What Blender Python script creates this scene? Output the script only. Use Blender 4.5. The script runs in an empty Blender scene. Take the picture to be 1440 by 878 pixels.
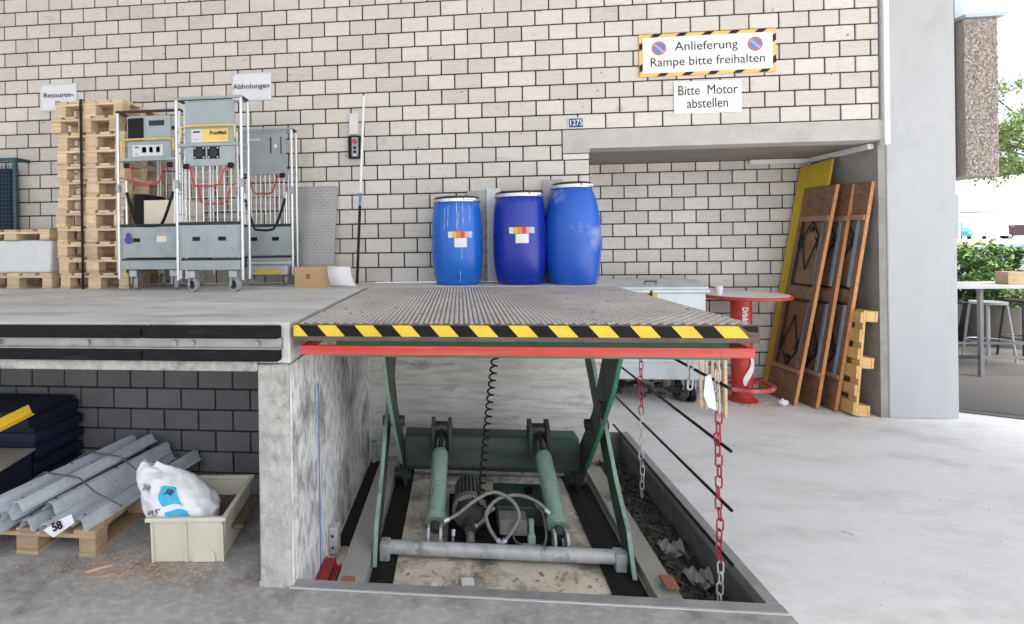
import bpy, bmesh, math, random
from math import sin, cos, pi, radians as rad
from mathutils import Matrix, Vector
random.seed(7)
C = bpy.context.scene.collection
S = bpy.context.scene

# ---------------------------------------------------------------- camera
EYE = Vector((0, 0, 1.66)); YAW = -.0984; ROLL = -.0132
cam = bpy.data.cameras.new('camera'); co = bpy.data.objects.new('camera', cam); C.objects.link(co)
ca, sa = cos(YAW), sin(YAW)
r0 = Vector((ca, -sa, 0)); f0 = Vector((sa, ca, 0)); u0 = Vector((0, 0, 1))
rr = r0*cos(ROLL)+u0*sin(ROLL); uu = u0*cos(ROLL)-r0*sin(ROLL)
mw = Matrix((rr, uu, -f0)).transposed().to_4x4(); mw.translation = EYE
co.matrix_world = mw
cam.sensor_width = 36; cam.lens = 18; cam.shift_x = (720-575.14)/1440; cam.shift_y = -(439-343.03)/1440
cam.clip_start = .05; cam.clip_end = 3000
S.camera = co
S.render.resolution_x = 1024; S.render.resolution_y = 624

# ---------------------------------------------------------------- sky, sun, exposure
W = bpy.data.worlds.new('World'); S.world = W; W.use_nodes = True
wn = W.node_tree.nodes; wl = W.node_tree.links
sky = wn.new('ShaderNodeTexSky'); sky.sky_type = 'NISHITA'; sky.sun_disc = False
SUN_EL, SUN_AZ = rad(56), rad(138)          # azimuth clockwise from +Y: behind the camera, to the right
sky.sun_elevation = SUN_EL; sky.sun_rotation = SUN_AZ
sky.air_density = 1.0; sky.dust_density = 3.0; sky.ozone_density = 1.0
hs = wn.new('ShaderNodeHueSaturation'); hs.inputs['Saturation'].default_value = .5; wl.new(sky.outputs[0], hs.inputs['Color'])   # thin overcast: paler than a clear sky
wl.new(hs.outputs[0], wn['Background'].inputs[0]); wn['Background'].inputs[1].default_value = .08
sun = bpy.data.lights.new('sun', 'SUN'); so = bpy.data.objects.new('sun', sun); C.objects.link(so)
sun.energy = 2.2; sun.angle = rad(30); sun.color = (1, .96, .9)
sd = Vector((sin(SUN_AZ)*cos(SUN_EL), cos(SUN_AZ)*cos(SUN_EL), sin(SUN_EL)))
so.rotation_euler = sd.to_track_quat('Z', 'Y').to_euler(); so.location = (6, -8, 12)
S.view_settings.view_transform = 'Standard'; S.view_settings.look = 'None'
S.view_settings.gamma = 1; S.view_settings.exposure = 2.15
try: S.cycles.max_bounces = 8; S.cycles.diffuse_bounces = 5
except Exception: pass

# ---------------------------------------------------------------- materials
MATS = {}
def mat(name, col, rough=.7, metal=0, var=.12, scale=5, bump=0, bscale=80, dirt=None, dscale=2, damt=.5, dth=.5,
        rand=0, stretch=(1, 1, 1), spec=.5, coord='pos', grain=None):
    if name in MATS: return MATS[name]
    m = bpy.data.materials.new(name); m.use_nodes = True; MATS[name] = m
    nt = m.node_tree; N = nt.nodes; L = nt.links; b = N['Principled BSDF']
    b.inputs['Roughness'].default_value = rough; b.inputs['Metallic'].default_value = metal
    b.inputs['Specular IOR Level'].default_value = spec
    if coord == 'pos': src = N.new('ShaderNodeNewGeometry').outputs['Position']
    else: src = N.new('ShaderNodeTexCoord').outputs['Object']
    oi = N.new('ShaderNodeObjectInfo')
    mp = N.new('ShaderNodeMapping'); mp.inputs['Scale'].default_value = stretch; L.new(src, mp.inputs[0])
    if coord != 'pos':
        vm = N.new('ShaderNodeVectorMath'); vm.operation = 'SCALE'; vm.inputs[0].default_value = (37, 53, 71)
        L.new(oi.outputs['Random'], vm.inputs['Scale']); L.new(vm.outputs[0], mp.inputs['Location'])
    nz = N.new('ShaderNodeTexNoise'); nz.inputs['Scale'].default_value = scale; nz.inputs['Detail'].default_value = 6
    nz.inputs['Roughness'].default_value = .62; L.new(mp.outputs[0], nz.inputs['Vector'])
    rp = N.new('ShaderNodeValToRGB'); L.new(nz.outputs[0], rp.inputs[0])
    rp.color_ramp.elements[0].position = .28; rp.color_ramp.elements[1].position = .72
    rp.color_ramp.elements[0].color = (*[max(0, c*(1-var)) for c in col], 1)
    rp.color_ramp.elements[1].color = (*[min(1, c*(1+var)) for c in col], 1)
    out = rp.outputs[0]
    def mix(fac, a, bcol, mode='MIX', f=None):
        mx = N.new('ShaderNodeMix'); mx.data_type = 'RGBA'; mx.blend_type = mode
        if f is not None: mx.inputs[0].default_value = f
        else: L.new(fac, mx.inputs[0])
        L.new(a, mx.inputs[6])
        if isinstance(bcol, tuple): mx.inputs[7].default_value = (*bcol, 1)
        else: L.new(bcol, mx.inputs[7])
        return mx.outputs[2]
    if grain:                                   # fine directional grain (col, scale vec, amount)
        gm = N.new('ShaderNodeMapping'); gm.inputs['Scale'].default_value = grain[1]; L.new(mp.outputs[0] if coord != 'pos' else src, gm.inputs[0])
        gn = N.new('ShaderNodeTexNoise'); gn.inputs['Scale'].default_value = 1; gn.inputs['Detail'].default_value = 5; L.new(gm.outputs[0], gn.inputs[0])
        gr = N.new('ShaderNodeMapRange'); gr.inputs[1].default_value = .45; gr.inputs[2].default_value = .72; gr.inputs[4].default_value = grain[2]
        L.new(gn.outputs[0], gr.inputs[0]); out = mix(gr.outputs[0], out, grain[0])
    if dirt:
        dn = N.new('ShaderNodeTexNoise'); dn.inputs['Scale'].default_value = dscale; dn.inputs['Detail'].default_value = 8
        dn.inputs['Roughness'].default_value = .68; L.new(mp.outputs[0], dn.inputs['Vector'])
        mr = N.new('ShaderNodeMapRange'); mr.inputs[1].default_value = dth; mr.inputs[2].default_value = min(1, dth+.16); mr.inputs[4].default_value = damt
        L.new(dn.outputs[0], mr.inputs[0]); out = mix(mr.outputs[0], out, dirt)
    if rand:
        gi = N.new('ShaderNodeNewGeometry'); ad = N.new('ShaderNodeMath'); ad.operation = 'ADD'
        L.new(gi.outputs['Random Per Island'], ad.inputs[0]); L.new(oi.outputs['Random'], ad.inputs[1])
        fr = N.new('ShaderNodeMath'); fr.operation = 'FRACT'; L.new(ad.outputs[0], fr.inputs[0])
        mr2 = N.new('ShaderNodeMapRange'); mr2.inputs[3].default_value = 1-rand; mr2.inputs[4].default_value = 1+rand; L.new(fr.outputs[0], mr2.inputs[0])
        vs = N.new('ShaderNodeVectorMath'); vs.operation = 'SCALE'; L.new(out, vs.inputs[0]); L.new(mr2.outputs[0], vs.inputs['Scale']); out = vs.outputs[0]
    L.new(out, b.inputs['Base Color'])
    if bump:
        bn = N.new('ShaderNodeTexNoise'); bn.inputs['Scale'].default_value = bscale; bn.inputs['Detail'].default_value = 5; L.new(mp.outputs[0], bn.inputs[0])
        bp = N.new('ShaderNodeBump'); bp.inputs['Strength'].default_value = bump; bp.inputs['Distance'].default_value = .01
        L.new(bn.outputs[0], bp.inputs['Height']); L.new(bp.outputs[0], b.inputs['Normal'])
    # gloss breaks up a little everywhere
    rm = N.new('ShaderNodeMapRange'); rm.inputs[3].default_value = max(.05, rough-.12); rm.inputs[4].default_value = min(1, rough+.12)
    L.new(nz.outputs[0], rm.inputs[0]); L.new(rm.outputs[0], b.inputs['Roughness'])
    return m

BRICK = mat('sand_lime_brick', (.62, .59, .545), .85, var=.05, scale=3, bump=.3, bscale=110, rand=.10, dirt=(.30, .27, .23), dscale=6, damt=.45, dth=.58, grain=((.40, .37, .33), (14, 1, 60), .28), stretch=(.6, 1, 2.2))
MORTAR = mat('mortar', (.04, .033, .028), .95, var=.3, scale=12, bump=.4)
DBRICK = mat('cement_block', (.15, .15, .155), .9, var=.12, scale=6, bump=.4, bscale=60, rand=.08)
DMORT = mat('dark_mortar', (.02, .02, .02), .95, var=.2)
CONC = mat('raw_concrete', (.42, .405, .38), .85, var=.3, scale=5, bump=.8, bscale=40, dirt=(.13, .125, .115), dscale=6, damt=.8, dth=.53, grain=((.58, .57, .55), (30, 30, 12), .6))
LINT = mat('lintel_concrete', (.47, .455, .425), .85, var=.12, scale=4, bump=.45, bscale=55, dirt=(.27, .255, .23), dscale=7, damt=.5, dth=.6)
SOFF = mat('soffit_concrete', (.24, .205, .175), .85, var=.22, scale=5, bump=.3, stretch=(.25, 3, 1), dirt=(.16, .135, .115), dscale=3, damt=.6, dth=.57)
DECKM = mat('deck_screed', (.56, .555, .545), .75, var=.2, scale=2.2, bump=.15, bscale=60, dirt=(.26, .255, .25), dscale=2.0, damt=.75, dth=.53, stretch=(.7, 2.2, 1))
FLOORM = mat('smooth_concrete_floor', (.68, .685, .695), .62, var=.07, scale=1.2, bump=.06, bscale=40, dirt=(.52, .51, .49), dscale=1.5, damt=.75, dth=.5, stretch=(1, 2.0, 1),
             grain=((.78, .78, .785), (9, 34, 1), .45))
PITF = mat('pit_floor', (.72, .66, .57), .9, var=.2, scale=4, bump=.3, dirt=(.10, .085, .065), dscale=3.2, damt=.8, dth=.47)
PLAST = mat('white_pillar_paint', (.44, .453, .466), .6, var=.03, scale=2, bump=.12, bscale=70, dirt=(.33, .335, .34), dscale=1.7, damt=.6, dth=.55, grain=((.38, .39, .40), (5, 5, 1.2), .35))
ASPH = mat('asphalt', (.085, .08, .077), .9, var=.15, scale=4, bump=.4, bscale=120, dirt=(.075, .075, .06), dscale=.9, damt=.5, dth=.55)
PWALL = mat('flaking_white_wall', (.86, .86, .86), .8, var=.08, scale=6, bump=.8, bscale=24, stretch=(1, 1.2, .8), dirt=(.035, .035, .04), dscale=1.9, damt=.92, dth=.545,
            grain=((.22, .22, .23), (16, 26, 11), .75))
PBACK = mat('pit_back_concrete', (.76, .735, .695), .85, var=.16, scale=4, bump=.5, bscale=40, dirt=(.20, .19, .18), dscale=4, damt=.85, dth=.555, stretch=(.6, 1, 1.6), grain=((.40, .385, .36), (3, 3, 24), .7))
STEEL = mat('galvanised_steel', (.48, .51, .535), .45, metal=.55, var=.14, scale=9, bump=.05, dirt=(.30, .31, .32), dscale=5, damt=.5, dth=.56)
TSTEEL = mat('trolley_sheet', (.34, .385, .40), .5, metal=.3, var=.12, scale=7, dirt=(.19, .21, .215), dscale=4, damt=.5, dth=.56)
CHROME = mat('bright_tube', (.70, .71, .72), .35, metal=.6, var=.04, scale=4)
DARKM = mat('dark_metal', (.03, .032, .034), .5, metal=.4, var=.25, scale=9)
BLACKP = mat('black_plastic', (.005, .005, .006), .45, var=.2, scale=20, spec=.25)
RUB = mat('black_rubber', (.011, .011, .012), .75, var=.35, scale=14, bump=.4, bscale=60, dirt=(.05, .05, .05), dscale=9, damt=.5, dth=.58, stretch=(.4, 1, 2), spec=.15)
RAILM = mat('bumper_rail', (.36, .35, .34), .5, metal=.5, var=.2, scale=8, dirt=(.14, .13, .125), dscale=6, damt=.7, dth=.55)
PLATE = mat('platform_plate', (.20, .18, .165), .6, metal=.35, var=.2, scale=3, bump=.2, dirt=(.40, .385, .37), dscale=2.3, damt=.5, dth=.55)
RIBM = mat('tread_rib', (.52, .49, .465), .55, metal=.2, var=.2, scale=3, dirt=(.22, .20, .185), dscale=2.3, damt=.5, dth=.55)
RUST = mat('rusty_edge', (.11, .078, .065), .8, var=.4, scale=18, bump=.4, dirt=(.42, .30, .05), dscale=11, damt=.8, dth=.60, stretch=(.5, 1, 2))
YEL = mat('tape_yellow', (.68, .48, .02), .5, var=.12, scale=9, dirt=(.16, .12, .06), dscale=13, damt=.75, dth=.62, stretch=(.6, 1, 1.6))
BLK = mat('tape_black', (.007, .007, .008), .5, var=.3, scale=20, dirt=(.12, .11, .10), dscale=16, damt=.6, dth=.64, spec=.15)
REDP = mat('signal_red', (.52, .032, .022), .42, var=.14, scale=6, dirt=(.20, .035, .03), dscale=9, damt=.75, dth=.58, grain=((.42, .16, .13), (2, 30, 60), .5))
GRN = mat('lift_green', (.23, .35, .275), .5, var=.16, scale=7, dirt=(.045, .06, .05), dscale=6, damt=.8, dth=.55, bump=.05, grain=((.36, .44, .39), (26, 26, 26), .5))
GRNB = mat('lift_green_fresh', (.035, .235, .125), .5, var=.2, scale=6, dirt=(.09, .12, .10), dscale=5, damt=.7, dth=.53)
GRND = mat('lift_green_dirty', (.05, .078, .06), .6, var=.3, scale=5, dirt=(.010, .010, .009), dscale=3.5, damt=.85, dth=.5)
TUBEG = mat('tube_grey_paint', (.50, .51, .51), .5, metal=.1, var=.2, scale=8, dirt=(.13, .16, .145), dscale=9, damt=.8, dth=.50)
RAILG = mat('base_frame_paint', (.40, .40, .37), .7, var=.15, scale=5, dirt=(.18, .165, .15), dscale=5, damt=.7, dth=.55)
OILY = mat('oily_dirt', (.006, .0055, .005), .75, var=.4, scale=14, bump=.7, bscale=40)
IRON = mat('cast_iron_grey', (.085, .085, .08), .55, metal=.4, var=.25, scale=14, dirt=(.02, .02, .018), dscale=8, damt=.8, dth=.5)
HOSE = mat('grey_hose', (.22, .215, .205), .5, var=.15, scale=18, dirt=(.07, .07, .065), dscale=12, damt=.6, dth=.55)
BLUE = mat('drum_blue', (.012, .145, .60), .28, var=.08, scale=4, dirt=(.08, .21, .58), dscale=3, damt=.35, dth=.56)
BLUED = mat('drum_blue_dark', (.008, .03, .36), .3, var=.08, scale=4, dirt=(.05, .11, .45), dscale=4, damt=.35, dth=.58)
BLUEW = mat('drum_blue_scuffed', (.012, .10, .52), .34, var=.1, scale=4, dirt=(.36, .45, .62), dscale=3.2, damt=.6, dth=.555)
LIDK = mat('drum_lid_black', (.007, .007, .008), .4, var=.3, scale=10)
RING = mat('clamp_ring', (.66, .67, .68), .3, metal=.7, var=.1, scale=10)
WHITE = mat('white_print', (.80, .80, .80), .6, var=.02, scale=3)
PAPER = mat('paper', (.74, .755, .80), .8, var=.03, scale=5)
INK = mat('black_ink', (.006, .006, .007), .7, var=.05)
SIGNY = mat('sign_yellow', (.78, .50, .13), .5, var=.05)
SIGNB = mat('sign_blue', (.075, .24, .55), .5, var=.04)
SIGNR = mat('sign_red', (.62, .13, .13), .5, var=.04)
NAVY = mat('enamel_navy', (.02, .04, .15), .3, var=.04)
WOODP = mat('pallet_wood', (.66, .52, .34), .8, var=.14, scale=6, coord='obj', grain=((.40, .26, .13), (9, 9, 60), .5), rand=.16, bump=.15)
WOODG = mat('weathered_pallet_wood', (.42, .30, .185), .85, var=.2, scale=6, coord='obj', grain=((.21, .15, .09), (9, 9, 60), .6), rand=.15, bump=.2)
WOODC = mat('corner_pallet_wood', (.66, .43, .17), .75, var=.14, scale=6, coord='obj', grain=((.42, .25, .09), (6, 9, 60), .5), rand=.1)
DOORW = mat('old_door_wood', (.25, .145, .08), .7, var=.25, scale=5, coord='obj', stretch=(1, 1, .35), grain=((.12, .06, .035), (14, 30, 2.0), .7), dirt=(.10, .06, .04), dscale=5, damt=.6, dth=.56)
DOORE = mat('lit_door_edge', (.62, .30, .11), .7, var=.15, scale=7, coord='obj', grain=((.40, .17, .07), (10, 30, 2), .5))  # light on the near door edges, put into a brighter orange
DOORS = mat('door_strip', (.34, .21, .13), .7, var=.2, scale=7, coord='obj')
DOORP = mat('door_panel', (.25, .15, .09), .65, var=.25, scale=6, coord='obj', grain=((.20, .10, .06), (14, 30, 2.5), .6))
IRONB = mat('black_ironwork', (.01, .0095, .0095), .6, var=.3, scale=10)
STEELB = mat('blue_grey_batten', (.22, .34, .42), .6, var=.12, scale=8)
YBOARD = mat('yellow_formwork', (.58, .40, .025), .6, var=.1, scale=5, dirt=(.38, .26, .04), dscale=4, damt=.5, dth=.56)
CARD = mat('cardboard', (.52, .34, .175), .85, var=.06, scale=4)
GALV = mat('container_zinc', (.60, .645, .67), .5, metal=.2, var=.1, scale=6, dirt=(.42, .46, .50), dscale=3.5, damt=.6, dth=.55)
CREAM = mat('crate_plastic', (.62, .60, .50), .5, var=.06, scale=4, dirt=(.36, .29, .20), dscale=5, damt=.5, dth=.6)
BAGM = mat('bag_film', (.74, .76, .79), .4, var=.07, scale=8, bump=.35, bscale=14)
CYAN = mat('bag_cyan', (.02, .42, .66), .4, var=.05)
GRAVEL = mat('exposed_aggregate', (.36, .32, .285), .85, var=.35, scale=60, bump=.9, bscale=70, dirt=(.62, .58, .54), dscale=55, damt=.9, dth=.56)
LEAF = mat('shrub_leaf', (.10, .19, .045), .6, var=.35, scale=1.5, rand=.4)
LEAF2 = mat('tree_leaf', (.26, .36, .12), .65, var=.3, scale=.8, rand=.35)
BARK = mat('bark', (.12, .09, .065), .9, var=.3, scale=9)
CREPE = mat('planter_concrete', (.20, .185, .17), .9, var=.15, scale=8, bump=.4)
HILLM = mat('wooded_hill', (.10, .16, .15), .9, var=.2, scale=.05)
CHR = mat('chain_red', (.42, .03, .06), .45, var=.15, scale=20)
CHW = mat('chain_white', (.60, .58, .55), .5, var=.15, scale=20)
DEBRIS = mat('wood_chip', (.52, .38, .24), .85, var=.2, scale=20, rand=.35)
DIRT = mat('pit_dirt', (.075, .068, .058), .95, var=.4, scale=20, rand=.4, bump=.5)
SAW = mat('sawdust', (.50, .32, .21), .95, var=.2, scale=30, rand=.3)
DKBLUE = mat('dark_blue_paint', (.005, .009, .032), .75, var=.25, scale=9)
GLASS = mat('car_glass', (.30, .38, .44), .12, var=.1, scale=2)
CARW = mat('car_white', (.74, .75, .76), .3, var=.03)
CARS = mat('car_silver', (.55, .60, .66), .3, metal=.3, var=.04)
CARD2 = mat('car_dark', (.05, .03, .04), .3, var=.1)
LAMPR = mat('lamp_red', (.5, .03, .03), .3, var=.05)
SHUT = mat('blue_van_paint', (.05, .25, .55), .4, var=.05)
BEIGE = mat('terrace_wall', (.52, .42, .33), .9, var=.1, scale=1)
CAGE = mat('cage_blue', (.03, .075, .11), .5, metal=.2, var=.2, scale=9)
FILM = mat('stretch_film', (.66, .67, .69), .35, var=.05, scale=5, bump=.25, bscale=9)
CREAMB = mat('pale_board', (.74, .66, .54), .7, var=.06, scale=4)

# ---------------------------------------------------------------- mesh helpers
POS = {}
class MB:
    def __init__(s): s.v = []; s.f = []
    def add(s, vs, fs):
        n = len(s.v); s.v += [tuple(p) for p in vs]; s.f += [tuple(i+n for i in f) for f in fs]; return s
    def box(s, x0, x1, y0, y1, z0, z1, ch=0):
        if x0 > x1: x0, x1 = x1, x0
        if y0 > y1: y0, y1 = y1, y0
        if z0 > z1: z0, z1 = z1, z0
        return s.obox(((x0+x1)/2, (y0+y1)/2, (z0+z1)/2), (x1-x0, y1-y0, z1-z0), None, ch)
    def obox(s, c, d, R=None, ch=0):
        hx, hy, hz = [q/2 for q in d]; c = Vector(c); R = R or Matrix.Identity(3)
        if ch <= 0:
            P = [(-hx, -hy, -hz), (hx, -hy, -hz), (hx, hy, -hz), (-hx, hy, -hz), (-hx, -hy, hz), (hx, -hy, hz), (hx, hy, hz), (-hx, hy, hz)]
            F = [(3, 2, 1, 0), (4, 5, 6, 7), (0, 1, 5, 4), (1, 2, 6, 5), (2, 3, 7, 6), (3, 0, 4, 7)]
            return s.add([c+R@Vector(p) for p in P], F)
        ch = min(ch, hx*.49, hy*.49, hz*.49); P = []; idx = {}
        for i in (-1, 1):
            for j in (-1, 1):
                for k in (-1, 1):
                    for a in range(3):
                        q = [i*(hx-ch), j*(hy-ch), k*(hz-ch)]; q[a] = (i*hx, j*hy, k*hz)[a]
                        idx[(i, j, k, a)] = len(P); P.append(q)
        F = []
        for a in range(3):
            b, e = (a+1) % 3, (a+2) % 3
            for sg in (-1, 1):
                q = []
                for (p, r) in ((-1, -1), (1, -1), (1, 1), (-1, 1)):
                    t = [0, 0, 0]; t[a] = sg; t[b] = p; t[e] = r; q.append(idx[(*t, a)])
                F.append(tuple(q if sg > 0 else q[::-1]))
            for p in (-1, 1):
                for r in (-1, 1):
                    t0 = [0]*3; t1 = [0]*3; t0[b] = t1[b] = p; t0[e] = t1[e] = r; t0[a] = -1; t1[a] = 1
                    q = [idx[(*t0, b)], idx[(*t1, b)], idx[(*t1, e)], idx[(*t0, e)]]
                    F.append(tuple(q if p*r < 0 else q[::-1]))
        for i in (-1, 1):
            for j in (-1, 1):
                for k in (-1, 1):
                    q = [idx[(i, j, k, a)] for a in range(3)]
                    F.append(tuple(q if i*j*k > 0 else q[::-1]))
        return s.add([c+R@Vector(p) for p in P], F)
    def cyl(s, p0, p1, r, n=14, r2=None, caps=True):
        p0 = Vector(p0); p1 = Vector(p1); r2 = r if r2 is None else r2
        d = (p1-p0).normalized(); a = d.orthogonal().normalized(); b = d.cross(a)
        P = []
        for (p, q) in ((p0, r), (p1, r2)):
            for i in range(n):
                t = 2*pi*i/n; P.append(p+(a*cos(t)+b*sin(t))*q)
        F = [(i, (i+1) % n, n+(i+1) % n, n+i) for i in range(n)]
        if caps: F += [tuple(range(n-1, -1, -1)), tuple(range(n, 2*n))]
        return s.add(P, F)
    def tube(s, pts, r, n=8, closed=False):
        pts = [Vector(p) for p in pts]; m = len(pts); P = []; F = []
        a = None
        for i, p in enumerate(pts):
            if closed: d = pts[(i+1) % m]-pts[i-1]
            else: d = pts[min(i+1, m-1)]-pts[max(i-1, 0)]
            d.normalize()
            if a is None: a = d.orthogonal().normalized()
            else: a = (a-d*a.dot(d)).normalized()
            b = d.cross(a)
            for k in range(n):
                t = 2*pi*k/n; P.append(p+(a*cos(t)+b*sin(t))*r)
        for i in range(m if closed else m-1):
            j = (i+1) % m
            F += [(i*n+k, i*n+(k+1) % n, j*n+(k+1) % n, j*n+k) for k in range(n)]
        if not closed: F += [tuple(range(n-1, -1, -1)), tuple((m-1)*n+k for k in range(n))]
        return s.add(P, F)
    def lathe(s, prof, c=(0, 0, 0), n=32, wob=None):
        c = Vector(c); P = []; F = []; m = len(prof)
        for (r, z) in prof:
            for i in range(n):
                t = 2*pi*i/n; P.append(c+Vector((r*cos(t), r*sin(t), z)))
        for j in range(m-1):
            F += [(j*n+i, j*n+(i+1) % n, (j+1)*n+(i+1) % n, (j+1)*n+i) for i in range(n)]
        F += [tuple(range(n-1, -1, -1)), tuple((m-1)*n+i for i in range(n))]
        return s.add(P, F)
    def prism(s, poly, o, U, V, T):
        """poly in (u,v) along vectors U,V from o, extruded by vector T"""
        o, U, V, T = map(Vector, (o, U, V, T)); n = len(poly)
        P = [o+U*a+V*b for a, b in poly]; P += [p+T for p in P]
        F = [tuple(range(n-1, -1, -1)), tuple(range(n, 2*n))]+[(i, (i+1) % n, n+(i+1) % n, n+i) for i in range(n)]
        return s.add(P, F)
    def build(s, name, m, parent=None, smooth=False, bev=0, loc=None, fix=True):
        org = Vector(loc) if loc is not None else (POS[parent.name] if parent else Vector())
        me = bpy.data.meshes.new(name); me.from_pydata([Vector(p)-org for p in s.v], [], s.f)
        me.materials.append(m)
        if fix:
            bm = bmesh.new(); bm.from_mesh(me); bmesh.ops.recalc_face_normals(bm, faces=bm.faces); bm.to_mesh(me); bm.free()
        if smooth:
            for p in me.polygons: p.use_smooth = True
            try: me.set_sharp_from_angle(angle=rad(38))
            except Exception: pass
        o = bpy.data.objects.new(name, me); C.objects.link(o)
        if parent:
            o.parent = parent
            if loc is not None: o.location = org-POS[parent.name]
        elif loc is not None: o.location = org
        POS[o.name] = org.copy()
        if bev:
            b = o.modifiers.new('bevel', 'BEVEL'); b.width = bev; b.segments = 2; b.limit_method = 'ANGLE'
        return o
def tag(o, label=None, cat=None, group=None, kind=None):
    if label: o['label'] = label
    if cat: o['category'] = cat
    if group: o['group'] = group
    if kind: o['kind'] = kind
    return o
def thing(name, label, cat, loc=(0, 0, 0), group=None):
    o = bpy.data.objects.new(name, None); C.objects.link(o); o.location = loc; o.empty_display_size = .1
    POS[o.name] = Vector(loc); return tag(o, label, cat, group)
def one(mb, name, m, label, cat, loc, group=None, **k):
    return tag(mb.build(name, m, None, loc=loc, **k), label, cat, group)
def struct(mb, name, m, **k): return tag(mb.build(name, m, **k), kind='structure')
def copytree(o, parent=None):
    c = o.copy(); C.objects.link(c)
    if parent: c.parent = parent
    POS[c.name] = POS[o.name].copy()
    for ch in o.children: copytree(ch, c)
    return c
def inst(me, name, parent, loc, m=None, rot=None, sc=None):
    o = bpy.data.objects.new(name, me); C.objects.link(o); o.parent = parent
    o.location = Vector(loc)-POS[parent.name]
    if rot: o.rotation_euler = rot
    if sc: o.scale = sc
    return o
def RZ(a): return Matrix.Rotation(a, 3, 'Z')
def RX(a): return Matrix.Rotation(a, 3, 'X')
def RY(a): return Matrix.Rotation(a, 3, 'Y')
def text(body, name, m, parent, o, size, U=(1, 0, 0), V=(0, 0, 1), align='CENTER', sx=1, bold=0, depth=.0012):
    """flat print: letters as a thin mesh with its baseline origin at o"""
    cu = bpy.data.curves.new('t', 'FONT'); cu.body = body; cu.size = size; cu.align_x = align; cu.offset = bold; cu.extrude = depth/2
    cu.resolution_u = 3
    tmp = bpy.data.objects.new('t', cu); C.objects.link(tmp)
    me = bpy.data.meshes.new_from_object(tmp.evaluated_get(bpy.context.evaluated_depsgraph_get()))
    bpy.data.objects.remove(tmp); me.materials.clear(); me.materials.append(m); me.name = name
    U = Vector(U); V = Vector(V); Nn = U.cross(V); org = POS[parent.name]
    for v in me.vertices: v.co = Vector(o)+U*v.co.x*sx+V*v.co.y+Nn*v.co.z-org
    ob = bpy.data.objects.new(name, me); C.objects.link(ob); ob.parent = parent; POS[ob.name] = org.copy(); return ob
def pxw(x, y, z):                                   # project to 1440-wide photo pixels (for ranking bricks by size)
    d = Vector((x, y, z))-EYE; w = d.dot(f0)
    return (575.14+720*d.dot(rr)/w, 343.03-720*d.dot(uu)/w, w) if w > .1 else (-9999, -9999, 1)

# ---------------------------------------------------------------- key dimensions (metres)
DZ = 1.283; WY = 5.03; YF = 2.41; PX0, PX1 = -.83, 1.37; PB = 4.60; PZ = -.26; RY0 = 6.03; RC = 2.54; RX0, RX1 = 1.245, 3.9

# ================================================================ SETTING
def grid(xs, ys, skip, z):
    m = MB()
    for i in range(len(xs)-1):
        for j in range(len(ys)-1):
            if (i, j) in skip: continue
            m.add([(xs[i], ys[j], z), (xs[i+1], ys[j], z), (xs[i+1], ys[j+1], z), (xs[i], ys[j+1], z)], [(0, 1, 2, 3)])
    return m
PF = 2.47
struct(grid([-200, PX0, PX1, 400], [-120, PF, PB, 800], {(1, 1)}, 0), 'ground', FLOORM, fix=False)
m = MB()                                            # pit: floor and side linings below the ground
m.add([(PX0, PF, PZ), (PX1, PF, PZ), (PX1, PB, PZ), (PX0, PB, PZ)], [(0, 1, 2, 3)])
struct(m, 'pit_floor', PITF, fix=False)
m = MB(); m.add([(-30, -20, .004), (1.43, -20, .004), (1.43, 2.40, .004), (-.84, 2.40, .004), (-.84, 3.6, .004), (-30, 3.6, .004)], [tuple(range(6))])  # rough floor at left; before the pit, shade put into the darker colour
struct(m, 'dock_apron', mat('rough_shaded_apron', (.30, .295, .29), .85, var=.2, scale=3, bump=.35, bscale=50, dirt=(.12, .11, .10), dscale=2.6, damt=.75, dth=.5, grain=((.48, .475, .47), (20, 30, 1), .5)), fix=False)
m = MB()
m.box(PX1, PX1+.12, PF-.1, PB, PZ-.05, -.003); m.box(PX0-.01, PX1+.12, PF-.12, PF, PZ-.05, -.003); m.box(RX0+.001, PX1+.12, PB+.0005, PB+.12, PZ-.05, -.003)
struct(m, 'pit_lining', mat('pit_lining', (.16, .17, .145), .8, var=.3, scale=5, bump=.3, dirt=(.07, .075, .06), dscale=3, damt=.7, dth=.5))
m = MB(); m.add([(4.62, 5.34, .004), (5.05, 5.12, .004), (9, 3.2, .004), (120, -10, .004), (120, 200, .004), (4.62, 200, .004)], [(0, 1, 2, 3, 4, 5)])
struct(m, 'yard_asphalt', ASPH, fix=False)
m = MB(); R = RZ(-.47)
m.obox((6.5, 4.42, .004), (4.6, .05, .012), R); m.obox((6.45, 4.58, .004), (4.6, .02, .012), R)
struct(m, 'drain_strip', mat('drain_dark', (.10, .10, .10), .8))
# steel angle round the pit
pk = thing('pit_kerb', 'grey steel angle edging the lift pit on the floor', 'pit edging', (.3, PF, 0))
KM = mat('kerb_steel', (.30, .30, .31), .55, metal=.35, var=.2, scale=7, dirt=(.45, .44, .43), dscale=6, damt=.6, dth=.55)
m = MB(); m.box(PX0-.01, PX1+.06, PF-.055, PF+.004, -.08, .005); m.build('front_angle', KM, pk, bev=.003)
m = MB(); m.box(PX1-.004, PX1+.055, PF+.0045, PB, -.06, .0055); m.build('side_angle', KM, pk, bev=.003)

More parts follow.
